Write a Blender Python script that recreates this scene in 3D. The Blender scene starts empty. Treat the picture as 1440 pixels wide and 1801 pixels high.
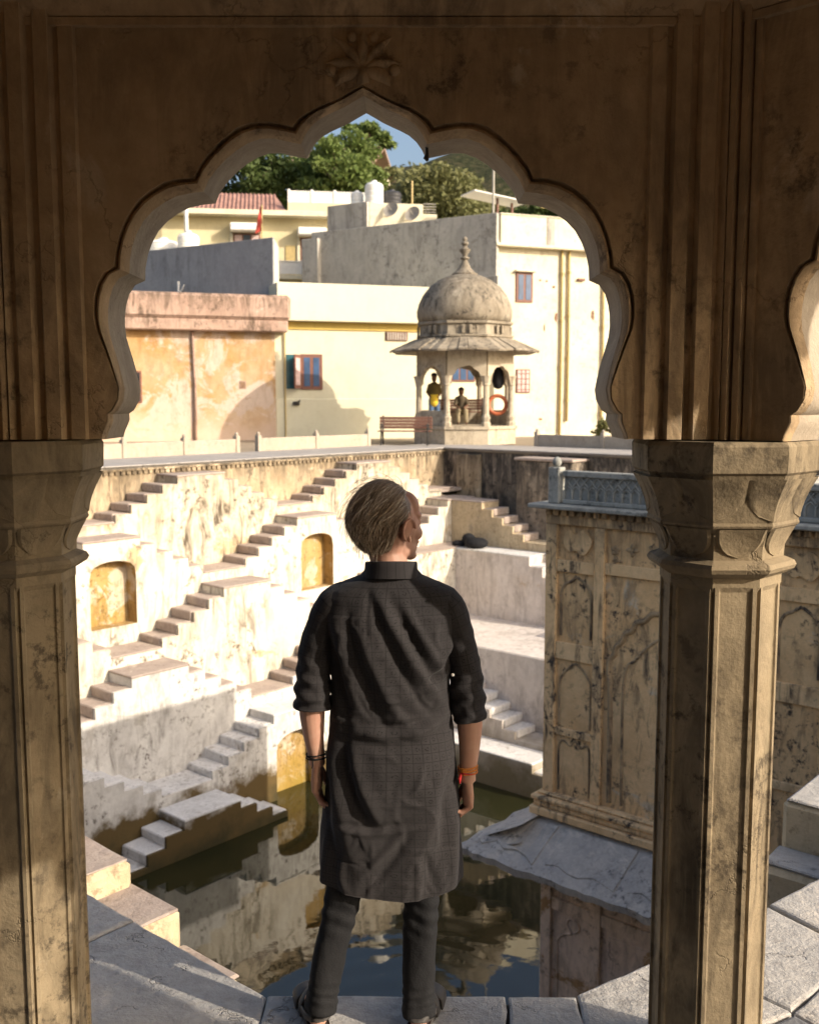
import bpy, bmesh, math, random
import numpy as np
from mathutils import Vector, Matrix
from mathutils.geometry import tessellate_polygon

random.seed(7); rng = np.random.default_rng(7)
R = math.radians
scene = bpy.context.scene
COL = scene.collection

# ---------------------------------------------------------------- camera, sky, sun, exposure
cam_d = bpy.data.cameras.new('camera'); cam = bpy.data.objects.new('camera', cam_d); COL.objects.link(cam)
cam.location = (0, 0, 2.07); cam.rotation_euler = (R(90 - 6.34), 0, 0)
cam_d.sensor_fit = 'HORIZONTAL'; cam_d.sensor_width = 24.0; cam_d.lens = 30.0
cam_d.clip_start = 0.05; cam_d.clip_end = 3000
cam_d.dof.use_dof = True; cam_d.dof.focus_distance = 3.2; cam_d.dof.aperture_fstop = 4.5
scene.camera = cam

SUN_H = (0.893, -0.450)          # horizontal direction towards the sun
SUN_EL = 25.5
world = bpy.data.worlds.new('World'); scene.world = world; world.use_nodes = True
wn = world.node_tree.nodes; wl = world.node_tree.links; wn.clear()
sky = wn.new('ShaderNodeTexSky'); sky.sky_type = 'NISHITA'; sky.sun_disc = False
sky.sun_elevation = R(SUN_EL); sky.sun_rotation = math.atan2(SUN_H[0], SUN_H[1])
sky.air_density = 1.0; sky.dust_density = 6.0; sky.ozone_density = 1.0
bg = wn.new('ShaderNodeBackground'); bg.inputs['Strength'].default_value = 0.15
wo = wn.new('ShaderNodeOutputWorld'); wl.new(sky.outputs[0], bg.inputs[0]); wl.new(bg.outputs[0], wo.inputs[0])

sun_d = bpy.data.lights.new('sun', 'SUN'); sun_d.energy = 3.5; sun_d.angle = R(0.55); sun_d.color = (1.0, 0.885, 0.73)
sun = bpy.data.objects.new('sun', sun_d); COL.objects.link(sun)
sd = Vector((SUN_H[0] * math.cos(R(SUN_EL)), SUN_H[1] * math.cos(R(SUN_EL)), math.sin(R(SUN_EL)))).normalized()
sun.rotation_euler = sd.to_track_quat('Z', 'Y').to_euler(); sun.location = (8, -6, 12)

scene.view_settings.view_transform = 'Standard'; scene.view_settings.look = 'None'
scene.view_settings.exposure = 0.66; scene.view_settings.gamma = 1.0
scene.view_settings.use_curve_mapping = False
scene.render.engine = 'CYCLES'
scene.cycles.max_bounces = 10; scene.cycles.diffuse_bounces = 5; scene.cycles.glossy_bounces = 4

# ---------------------------------------------------------------- mesh helpers
WORLD = {}

class MB:
    """collects geometry in world coordinates; build() links it as one object"""
    def __init__(s): s.v = []; s.f = []; s.uv = None
    def add(s, vs, fs):
        b = len(s.v); s.v.extend([tuple(map(float, p)) for p in vs]); s.f.extend([tuple(i + b for i in f) for f in fs]); return s
    def box(s, x0, x1, y0, y1, z0, z1, fr=None):
        P = [(x, y, z) for z in (z0, z1) for y in (y0, y1) for x in (x0, x1)]
        if fr is not None: P = [fr(*p) for p in P]
        return s.add(P, [(0, 2, 3, 1), (4, 5, 7, 6), (0, 1, 5, 4), (2, 6, 7, 3), (0, 4, 6, 2), (1, 3, 7, 5)])
    def bbox(s, x0, x1, y0, y1, z0, z1, b, fr=None, jit=0.0):
        """box with chamfered edges"""
        P = []; idx = {}
        for sx in (0, 1):
            for sy in (0, 1):
                for sz in (0, 1):
                    cx, cy, cz = (x0, x1)[sx], (y0, y1)[sy], (z0, z1)[sz]
                    dx, dy, dz = (b, -b)[sx], (b, -b)[sy], (b, -b)[sz]
                    j = lambda: random.uniform(-jit, jit)
                    base = (cx + j(), cy + j(), cz + j())
                    for ax in range(3):
                        q = [base[0] + dx, base[1] + dy, base[2] + dz]; q[ax] = base[ax]
                        idx[(sx, sy, sz, ax)] = len(P); P.append(tuple(q))
        F = []
        g = lambda *k: idx[k]
        for a in (0, 1):
            F.append((g(a,0,0,0), g(a,1,0,0), g(a,1,1,0), g(a,0,1,0)))
            F.append((g(0,a,0,1), g(1,a,0,1), g(1,a,1,1), g(0,a,1,1)))
            F.append((g(0,0,a,2), g(1,0,a,2), g(1,1,a,2), g(0,1,a,2)))
        for a in (0, 1):
            for c in (0, 1):
                F.append((g(a,c,0,0), g(a,c,1,0), g(a,c,1,1), g(a,c,0,1)))
                F.append((g(a,0,c,0), g(a,1,c,0), g(a,1,c,2), g(a,0,c,2)))
                F.append((g(0,a,c,1), g(1,a,c,1), g(1,a,c,2), g(0,a,c,2)))
                for d in (0, 1): pass
        for a in (0, 1):
            for c in (0, 1):
                for d in (0, 1): F.append((g(a,c,d,0), g(a,c,d,1), g(a,c,d,2)))
        if fr is not None: P = [fr(*p) for p in P]
        return s.add(P, F)
    def prism(s, poly, a, b, fr, holes=()):
        """polygon (p, q) extruded from t=a to t=b; fr(p, q, t) gives the point"""
        loops = [list(poly)] + [list(h) for h in holes]
        flat = [p for l in loops for p in l]; n = len(flat)
        tris = tessellate_polygon([[Vector((p[0], p[1], 0)) for p in l] for l in loops])
        P = [fr(p[0], p[1], a) for p in flat] + [fr(p[0], p[1], b) for p in flat]
        F = [tuple(t) for t in tris] + [tuple(i + n for i in reversed(t)) for t in tris]
        o = 0
        for l in loops:
            m = len(l)
            for i in range(m):
                j = (i + 1) % m; F.append((o + i, o + j, o + j + n, o + i + n))
            o += m
        return s.add(P, F)
    def loft(s, rings, closed=True, cap=True):
        n = len(rings[0]); P = [p for r in rings for p in r]; F = []
        m = n if closed else n - 1
        for k in range(len(rings) - 1):
            for i in range(m):
                j = (i + 1) % n
                F.append((k * n + i, k * n + j, (k + 1) * n + j, (k + 1) * n + i))
        if cap and closed:
            F.append(tuple(range(n))[::-1]); F.append(tuple(range((len(rings) - 1) * n, len(rings) * n)))
        return s.add(P, F)
    def tube(s, path, rad, n=8, squash=None):
        path = [Vector(p) for p in path]; m = len(path)
        if not hasattr(rad, '__len__'): rad = [rad] * m
        rings = []; prev = None
        for i, p in enumerate(path):
            t = (path[min(i + 1, m - 1)] - path[max(i - 1, 0)]).normalized()
            if prev is None:
                a = Vector((0, 0, 1)) if abs(t.z) < .9 else Vector((1, 0, 0)); x = t.cross(a).normalized()
            else:
                x = (prev - t * prev.dot(t)).normalized()
            prev = x; y = t.cross(x)
            rings.append([p + (x * math.cos(2*math.pi*k/n) + y * math.sin(2*math.pi*k/n)) * rad[i] for k in range(n)])
        return s.loft(rings)
    def lathe(s, prof, c, n=32):
        rings = [[(c[0] + r * math.cos(2*math.pi*k/n), c[1] + r * math.sin(2*math.pi*k/n), c[2] + z) for k in range(n)] for r, z in prof]
        return s.loft(rings)
    def ball(s, c, r, nu=16, nv=10, rot=None):
        c = Vector(c); r = (r, r, r) if not hasattr(r, '__len__') else r
        rings = []
        for i in range(1, nv):
            t = math.pi * i / nv
            ring = []
            for k in range(nu):
                a = 2 * math.pi * k / nu
                p = Vector((r[0]*math.sin(t)*math.cos(a), r[1]*math.sin(t)*math.sin(a), -r[2]*math.cos(t)))
                if rot is not None: p = rot @ p
                ring.append(c + p)
            rings.append(ring)
        top = Vector((0, 0, r[2])); bot = Vector((0, 0, -r[2]))
        if rot is not None: top = rot @ top; bot = rot @ bot
        b = len(s.v); s.loft(rings, cap=False)
        s.v.append(tuple(c + bot)); s.v.append(tuple(c + top)); ib = len(s.v) - 2; it = ib + 1
        L = b + (nv - 2) * nu
        for k in range(nu):
            j = (k + 1) % nu; s.f.append((b + j, b + k, ib)); s.f.append((L + k, L + j, it))
        return s
    def build(s, name, mat, parent=None, smooth=False, recalc=True, org=None):
        A = np.array(s.v); lo = A.min(0); hi = A.max(0)
        if org is None: org = ((lo[0] + hi[0]) / 2, (lo[1] + hi[1]) / 2, lo[2])
        org = Vector(org)
        me = bpy.data.meshes.new(name); me.from_pydata([tuple(p) for p in (A - np.array(org))], [], s.f)
        if s.uv is not None:
            l = me.uv_layers.new(name='UVMap')
            li = np.zeros(len(me.loops), int); me.loops.foreach_get('vertex_index', li)
            l.data.foreach_set('uv', np.array(s.uv)[li].ravel())
        if recalc:
            bm = bmesh.new(); bm.from_mesh(me); bmesh.ops.recalc_face_normals(bm, faces=bm.faces); bm.to_mesh(me); bm.free()
        if smooth: me.shade_smooth()
        if smooth == 'auto': me.set_sharp_from_angle(angle=R(38))
        if mat is not None: me.materials.append(mat)
        o = bpy.data.objects.new(name, me); COL.objects.link(o)
        put(o, org, parent)
        return o

def put(o, org, parent):
    org = Vector(org); WORLD[o.name] = org
    if parent is not None:
        o.parent = parent; o.location = org - WORLD[parent.name]
    else: o.location = org

def tag(o, label=None, cat=None, group=None, kind=None):
    if label: o['label'] = label
    if cat: o['category'] = cat
    if group: o['group'] = group
    if kind: o['kind'] = kind
    return o

def thing(name, loc, label, cat, group=None):
    o = bpy.data.objects.new(name, None); o.empty_display_size = .2; COL.objects.link(o); put(o, loc, None)
    return tag(o, label, cat, group)

def clone(src, org, parent, rz=0.0, scale=None):
    o = src.copy(); COL.objects.link(o)
    for k in list(o.keys()):
        if k in ('label', 'category'): del o[k]
    o.rotation_euler = (0, 0, rz)
    if scale: o.scale = scale
    put(o, org, parent); return o

def frame(o, ax, ay):
    """local x, y, z -> world; ax, ay are 2-D unit vectors"""
    return lambda x, y, z: (o[0] + ax[0]*x + ay[0]*y, o[1] + ax[1]*x + ay[1]*y, o[2] + z)

def fuse(mb, voxel, it=4, fac=.5):
    """voxel-fuse overlapping closed shapes into one continuous skin; returns verts, faces"""
    me = bpy.data.meshes.new('tmp'); me.from_pydata(mb.v, [], mb.f)
    bm = bmesh.new(); bm.from_mesh(me); bmesh.ops.recalc_face_normals(bm, faces=bm.faces); bm.to_mesh(me); bm.free()
    o = bpy.data.objects.new('tmp', me); COL.objects.link(o)
    m = o.modifiers.new('r', 'REMESH'); m.mode = 'VOXEL'; m.voxel_size = voxel
    if it:
        k = o.modifiers.new('s', 'SMOOTH'); k.iterations = it; k.factor = fac
    dg = bpy.context.evaluated_depsgraph_get(); dg.update()
    ev = o.evaluated_get(dg); em = ev.to_mesh()
    V = np.zeros(len(em.vertices) * 3); em.vertices.foreach_get('co', V); V = V.reshape(-1, 3).copy()
    F = [tuple(p.vertices) for p in em.polygons]
    ev.to_mesh_clear(); bpy.data.objects.remove(o); bpy.data.meshes.remove(me)
    return V, F

def resample(P, n):
    P = np.array(P, float); L = np.r_[0, np.cumsum(np.linalg.norm(np.diff(P, axis=0), axis=1))]
    s = np.linspace(0, L[-1], n); return np.stack([np.interp(s, L, P[:, k]) for k in range(P.shape[1])], 1)

def spline(P, n):
    P = np.array(P, float); Q = np.vstack([2*P[0]-P[1], P, 2*P[-1]-P[-2]]); out = []
    for i in range(1, len(Q) - 2):
        for t in np.linspace(0, 1, 12, endpoint=False):
            a, b, c, d = Q[i-1], Q[i], Q[i+1], Q[i+2]
            out.append(.5*((2*b)+(c-a)*t+(2*a-5*b+4*c-d)*t*t+(-a+3*b-3*c+d)*t**3))
    out.append(P[-1]); return resample(out, n)

# ---------------------------------------------------------------- materials
class NT:
    def __init__(s, name):
        s.mat = bpy.data.materials.new(name); s.mat.use_nodes = True; s.t = s.mat.node_tree; s.t.nodes.clear()
        s.out = s.t.nodes.new('ShaderNodeOutputMaterial'); s.b = s.t.nodes.new('ShaderNodeBsdfPrincipled')
        s.t.links.new(s.b.outputs[0], s.out.inputs[0])
    def n(s, ty, ins=None, **pr):
        d = s.t.nodes.new(ty)
        for k, v in pr.items(): setattr(d, k, v)
        for k, v in (ins or {}).items(): s.set(d.inputs[k], v)
        return d
    def set(s, sock, v):
        if isinstance(v, bpy.types.NodeSocket): s.t.links.new(v, sock)
        elif isinstance(v, bpy.types.Node): s.t.links.new(v.outputs[0], sock)
        else:
            if hasattr(v, '__len__') and len(v) == 3 and sock.type == 'RGBA': v = (*v, 1)
            sock.default_value = v
    def pos(s): return s.n('ShaderNodeNewGeometry').outputs['Position']
    def obj(s): return s.n('ShaderNodeTexCoord').outputs['Object']
    def uv(s): return s.n('ShaderNodeTexCoord').outputs['UV']
    def rnd(s): return s.n('ShaderNodeObjectInfo').outputs['Random']
    def map(s, v, sc=(1, 1, 1), loc=(0, 0, 0), rot=(0, 0, 0)):
        return s.n('ShaderNodeMapping', {'Vector': v, 'Scale': sc, 'Location': loc, 'Rotation': rot}).outputs[0]
    def noise(s, v, sc, det=4, ro=.55, dist=0.):
        return s.n('ShaderNodeTexNoise', {'Vector': v, 'Scale': sc, 'Detail': det, 'Roughness': ro, 'Distortion': dist}).outputs['Fac']
    def vor(s, v, sc, feat='F1', out='Distance'):
        return s.n('ShaderNodeTexVoronoi', {'Vector': v, 'Scale': sc}, feature=feat).outputs[out]
    def rng(s, f, a, b, lo=0., hi=1.):
        return s.n('ShaderNodeMapRange', {0: f, 1: a, 2: b, 3: lo, 4: hi}).outputs[0]
    def m(s, op, a, b=0.):
        return s.n('ShaderNodeMath', {0: a, 1: b}, operation=op).outputs[0]
    def mix(s, f, a, b, bl='MIX'):
        d = s.n('ShaderNodeMix', None, data_type='RGBA', blend_type=bl)
        s.set(d.inputs['Factor'], f); s.set(d.inputs['A'], a); s.set(d.inputs['B'], b) if False else None
        s.set(d.inputs[6], a); s.set(d.inputs[7], b)
        return d.outputs[2]
    def z(s, v=None):
        return s.n('ShaderNodeSeparateXYZ', {0: v if v is not None else s.pos()}).outputs[2]
    def bump(s, h, st=.3, dist=.01):
        d = s.n('ShaderNodeBump', {'Strength': st, 'Distance': dist, 'Height': h}); s.t.links.new(d.outputs[0], s.b.inputs['Normal'])
    def fin(s, col, rough=.85, spec=.25):
        s.set(s.b.inputs['Base Color'], col); s.set(s.b.inputs['Roughness'], rough); s.b.inputs['Specular IOR Level'].default_value = spec
        return s.mat

def plaster(name, c1, c2, dark=(.06, .05, .04), streak=.4, spots=.3, patch=None, patch_t=.58, rough=.9, bump=.35, scale=1.,
            top=None, bands=(), grime=(.45, .62), fine=.25, crack=0.):
    """lime plaster or stone: two tones, washed-down streaks, mould spots, peeled patches, waterline bands"""
    t = NT(name); P = t.pos()
    n1 = t.noise(P, 1.1 * scale, 6, .62, .4); col = t.mix(t.rng(n1, .36, .64), c1, c2)
    if patch is not None:
        n3 = t.noise(t.map(P, loc=(7, 3, 11)), .85 * scale, 9, .68, .6); col = t.mix(t.rng(n3, patch_t, patch_t + .05), col, patch)
    n2 = t.noise(P, 9 * scale, 6, .7); col = t.mix(fine, col, t.mix(t.rng(n2, .3, .7), (.35, .33, .3), (1, 1, 1)), 'MULTIPLY')
    big = t.noise(t.map(P, loc=(3, 9, 1)), .55 * scale, 4, .6)
    st = t.noise(t.map(P, (2.5 * scale, 2.5 * scale, .62 * scale)), 1.7, 9, .70, .9)
    f = t.m('MULTIPLY', t.rng(st, grime[0], grime[1]), t.rng(big, .36, .6))
    if top is not None:
        zt, ln, amt = top
        g = t.rng(t.z(P), zt - ln, zt, 0., amt)
        f = t.m('MAXIMUM', f, t.m('MULTIPLY', t.rng(st, .36, .56), g))
    col = t.mix(t.m('MULTIPLY', f, streak), col, dark)
    sp = t.noise(t.map(P, loc=(1, 5, 2)), 5.5 * scale, 8, .72); sb = t.noise(t.map(P, loc=(13, 5, 2)), .8 * scale, 3, .5)
    col = t.mix(t.m('MULTIPLY', t.m('MULTIPLY', t.rng(sp, .53, .62), t.rng(sb, .43, .57)), spots), col, dark)
    for (z0, z1, c, amt) in bands:
        zz = t.m('ADD', t.z(P), t.rng(t.noise(P, 1.7, 6, .6), .2, .8, -.45, .45))
        col = t.mix(t.m('MULTIPLY', t.rng(zz, z1, z0), amt), col, c)
    h = t.m('ADD', t.m('MULTIPLY', t.noise(P, 38 * scale, 5, .6), .35), t.noise(P, 6 * scale, 7, .65))
    if crack:
        wob = t.n('ShaderNodeVectorMath', {0: P, 1: t.n('ShaderNodeVectorMath', {0: t.n('ShaderNodeTexNoise', {'Vector': P, 'Scale': 2.3, 'Detail': 6., 'Roughness': .65}).outputs['Color'], 1: (.9, .9, .9)}, operation='MULTIPLY').outputs[0]}, operation='ADD').outputs[0]
        e = t.vor(wob, 1.3, 'DISTANCE_TO_EDGE'); w = t.noise(P, 3, 4)
        cr = t.m('MULTIPLY', t.rng(e, .0, .012, 1., 0.), t.rng(w, .5, .56)); col = t.mix(t.m('MULTIPLY', cr, crack), col, dark)
        h = t.m('SUBTRACT', h, cr)
    t.bump(h, bump, .02)
    return t.fin(col, rough)

def plain(name, c, rough=.6, spec=.3, metal=0., var=.15, sc=8., bump=0.):
    t = NT(name); P = t.pos(); n = t.noise(P, sc, 5, .6)
    d = tuple(x * (1 - var) for x in c); l = tuple(min(1, x * (1 + var)) for x in c)
    col = t.mix(t.rng(n, .3, .7), d, l); t.b.inputs['Metallic'].default_value = metal
    if bump: t.bump(n, bump, .01)
    return t.fin(col, rough, spec)
# ---- palette
M = {}
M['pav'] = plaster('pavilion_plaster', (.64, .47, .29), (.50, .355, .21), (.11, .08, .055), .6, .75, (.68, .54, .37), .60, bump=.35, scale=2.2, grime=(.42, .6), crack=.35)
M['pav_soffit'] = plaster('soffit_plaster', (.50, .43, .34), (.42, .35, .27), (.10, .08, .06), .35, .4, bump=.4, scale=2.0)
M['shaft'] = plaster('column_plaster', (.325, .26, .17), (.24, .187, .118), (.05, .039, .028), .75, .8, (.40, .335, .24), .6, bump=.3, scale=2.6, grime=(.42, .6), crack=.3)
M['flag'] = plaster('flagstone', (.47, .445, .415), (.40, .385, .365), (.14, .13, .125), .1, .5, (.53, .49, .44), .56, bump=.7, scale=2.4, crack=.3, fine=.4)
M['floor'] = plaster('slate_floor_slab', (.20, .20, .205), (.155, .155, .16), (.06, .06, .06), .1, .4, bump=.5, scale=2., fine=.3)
M['flag_joint'] = plain('joint_earth', (.13, .11, .09), .95, .1, bump=.5)
M['white'] = plaster('whitewashed_plaster', (.73, .69, .60), (.645, .585, .475), (.15, .12, .085), .75, 1.0, (.56, .42, .25), .60, bump=.5, scale=.9,
                     bands=((-6.1, -5.62, (.13, .095, .035), .95), (-6.75, -6.3, (.045, .04, .018), .9)))
M['white_low'] = plaster('lower_whitewash', (.76, .74, .70), (.62, .60, .57), (.17, .15, .13), .7, 1.0, (.58, .55, .50), .58, bump=.5, scale=1.3,
                     bands=((-6.0, -5.7, (.115, .078, .03), 1.0), (-6.7, -6.25, (.045, .04, .018), .9)))
M['white_up'] = plaster('weathered_whitewash', (.70, .635, .515), (.57, .485, .355), (.085, .066, .047), 1.0, 1.0, (.55, .42, .26), .60, bump=.55, scale=1.0, top=(.45, 1.1, .75))
M['weather'] = plaster('weathered_terrace_wall', (.52, .42, .29), (.38, .29, .18), (.07, .055, .04), .95, .8, (.62, .52, .38), .6, bump=.6, scale=1.1, top=(.5, .9, 1.0))
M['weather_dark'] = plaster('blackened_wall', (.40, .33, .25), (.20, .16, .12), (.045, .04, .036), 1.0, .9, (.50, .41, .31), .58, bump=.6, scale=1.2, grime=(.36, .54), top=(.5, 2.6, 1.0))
M['mauve'] = plaster('shaded_whitewash', (.74, .68, .63), (.66, .59, .53), (.24, .20, .17), .5, .5, (.58, .47, .36), .64, bump=.35, scale=1.0,
                     bands=((-6.3, -5.3, (.15, .12, .06), .9),))
M['tread'] = plaster('tread_stone', (.47, .39, .33), (.38, .31, .27), (.16, .12, .10), .3, .5, (.55, .47, .39), .6, bump=.55, scale=2.0,
                     bands=((-6.3, -6.05, (.09, .07, .03), .7),))
M['tread_white'] = plaster('limewashed_tread', (.82, .80, .77), (.72, .70, .67), (.22, .19, .16), .3, .6, (.52, .47, .41), .6, bump=.5, scale=2.0,
                     bands=((-6.75, -6.45, (.10, .08, .03), .8),))
M['ochre'] = plaster('ochre_niche', (.40, .25, .07), (.47, .33, .15), (.17, .11, .04), .7, .9, (.56, .47, .35), .52, bump=.4, scale=1.6,
                     bands=((-6.5, -5.9, (.28, .19, .03), .8),))
M['tower'] = plaster('tan_tower_plaster', (.80, .565, .31), (.71, .47, .24), (.055, .045, .04), .95, 1.0, (.62, .52, .38), .6, bump=.5, scale=1.7, top=(.85, .7, 1.0), grime=(.50, .62))
M['tower_trim'] = plaster('tower_relief_plaster', (.82, .59, .335), (.73, .50, .265), (.055, .045, .04), .95, 1.0, bump=.4, scale=1.8, top=(.85, .65, 1.0), grime=(.50, .62))
M['tower_low'] = plaster('lower_tower_plaster', (.80, .66, .53), (.80, .66, .57), (.11, .075, .05), .5, .6, (.47, .30, .15), .56, bump=.45, scale=1.7)
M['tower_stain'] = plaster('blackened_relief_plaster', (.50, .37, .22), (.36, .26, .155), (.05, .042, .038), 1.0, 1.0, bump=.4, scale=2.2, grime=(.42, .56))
M['chajja'] = plaster('weathered_slab_stone', (.54, .51, .47), (.44, .42, .40), (.12, .12, .12), .35, .95, (.62, .58, .52), .58, bump=.7, scale=2.6, crack=.0)
M['rail'] = plaster('grey_railing_paint', (.36, .365, .34), (.29, .295, .275), (.09, .095, .09), .6, .9, bump=.3, scale=2.5)
M['cream_step'] = plaster('cream_step_plaster', (.62, .51, .345), (.54, .43, .28), (.22, .16, .10), .5, .7, (.45, .38, .29), .60, bump=.4, scale=2.5)
M['terrace'] = plaster('terrace_paving', (.40, .375, .35), (.33, .31, .295), (.15, .14, .13), .0, .4, bump=.4, scale=1.2)
M['dirt'] = plaster('dry_ground', (.34, .28, .21), (.27, .22, .16), (.12, .10, .07), .0, .4, bump=.6, scale=.7)

M['iron'] = plain('dark_iron', (.03, .028, .026), .5, .5)
def water_mat():
    t = NT('green_pond_water'); P = t.pos()
    n = t.noise(t.map(P, (1, 1, 1)), .5, 3); col = t.mix(t.rng(n, .35, .65), (.016, .018, .007), (.028, .027, .010))
    t.fin(col, .02, .5); t.b.inputs['IOR'].default_value = 1.6
    r = t.n('ShaderNodeVectorMath', {0: P, 1: (-.2, 13.4, -6.5)}, operation='DISTANCE').outputs['Value']
    w = t.m('MULTIPLY', t.m('SINE', t.m('MULTIPLY', t.m('ADD', r, t.rng(t.noise(P, .9, 3), 0, 1, -.35, .35)), 13.)), t.rng(r, .5, 3.6, 1., 0.))
    h = t.m('ADD', t.m('MULTIPLY', w, 1.1), t.m('MULTIPLY', t.noise(t.map(P, (1.6, 2.4, 1)), 1.3, 4, .55), 1.0))
    t.bump(h, .020, .06)
    return t.mat
M['water'] = water_mat()

# ---------------------------------------------------------------- stepwell frame
A49 = R(49); U = np.array([math.cos(A49), math.sin(A49)]); V = np.array([math.sin(A49), -math.cos(A49)])
C = np.array([1.07, 32.0]); ZT = .47
w1 = lambda s, n, z: (C[0] + U[0]*s + V[0]*n, C[1] + U[1]*s + V[1]*n, z)      # far-left wall: s along, n into the well
w2 = lambda s, n, z: (C[0] + V[0]*s - U[0]*n, C[1] + V[1]*s - U[1]*n, z)      # far-right wall

# ground sheet round the far sides, reaching the horizon
g = MB(); poly = [tuple(C - U*60), tuple(C), tuple(C + V*60), (900, -600), (900, 1500), (-900, 1500), (-900, -200)]
g.prism(poly, ZT, ZT - .02, lambda p, q, t: (p, q, t)); tag(g.build('ground', M['dirt'], org=(0, 60, 0)), kind='structure')
# paved terrace strip round the well head
TW = 2.45
g = MB(); g.prism([tuple(C - U*26), tuple(C - U*0), tuple(C + V*18), tuple(C + V*18 + U*TW), tuple(C + U*TW - V*TW), tuple(C - U*26 - V*TW)],
                  ZT + .004, ZT + .05, lambda p, q, t: (p, q, t))
ter = tag(g.build('terrace_path', M['terrace']), kind='structure')
for k in range(26):       # paving slabs of the path with open joints, drawn proud of the bed
    s0 = -.1 - k * 1.0
    b = MB()
    b.bbox(s0 - .985, s0, -TW + .02, .09, ZT + .051, ZT + .085, .008, lambda s, n, z: w1(s, n, z)); b.build('paving_slab', M['terrace'], ter)
for k in range(16):
    s0 = .0 + k * 1.0
    b = MB(); b.bbox(s0, s0 + .985, -TW + .02, .09, ZT + .051, ZT + .085, .008, lambda s, n, z: w2(s, n, z)); b.build('paving_slab', M['terrace'], ter)

wb = MB()
pts = [w1(-40, -.5, -6.6), w1(.5, -.5, -6.6), w2(30, -.5, -6.6), (18, -4, -6.6), (-30, -4, -6.6)]
wb.add(pts, [tuple(range(len(pts)))]); tag(wb.build('water', M['water'], recalc=False), kind='structure')

# ---------------------------------------------------------------- far-left wall
SW = .8; HALF = .68; RUN = .415; HP = 2.96
LV = [.32, -.85, -2.09, -3.37, -4.68, -5.85, -7.1]
stepA = {}
def step_mesh(kind, w, run, h):
    key = (kind, round(w, 2), round(run, 3), round(h, 2))
    if key not in stepA:
        vs = []
        for _ in range(3):
            b = MB(); b.bbox(-run/2 - .02, run/2 + .02, -w/2, w/2 + .012, -h/2, h/2, .022, jit=.014)
            me = bpy.data.meshes.new('step'); me.from_pydata(b.v, [], b.f)
            bm = bmesh.new(); bm.from_mesh(me); bmesh.ops.recalc_face_normals(bm, faces=bm.faces); bm.to_mesh(me); bm.free()
            me.materials.append(M[kind]); vs.append(me)
        stepA[key] = vs
    return random.choice(stepA[key])

def add_step(name, fr, ang, s, n, z, w, run, h, mat, parent):
    o = bpy.data.objects.new(name, step_mesh(mat, w, run, h)); COL.objects.link(o)
    o.rotation_euler = (0, 0, ang + random.uniform(-.012, .012)); put(o, fr(s, n, z - h/2 + random.uniform(-.008, .008)), parent)
    return o

def arch_loop(cx, z0, z1, hw, n=9):
    r = hw * .62; P = [(cx - hw, z0), (cx - hw, z1 - r)]
    for k in range(1, n): a = math.pi * k / n; P.append((cx - hw * math.cos(a) * (1 if True else 1), z1 - r + r * math.sin(a) ** .62 if 0 < math.sin(a) else z1 - r))
    P += [(cx + hw, z1 - r), (cx + hw, z0)]
    return P

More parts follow.
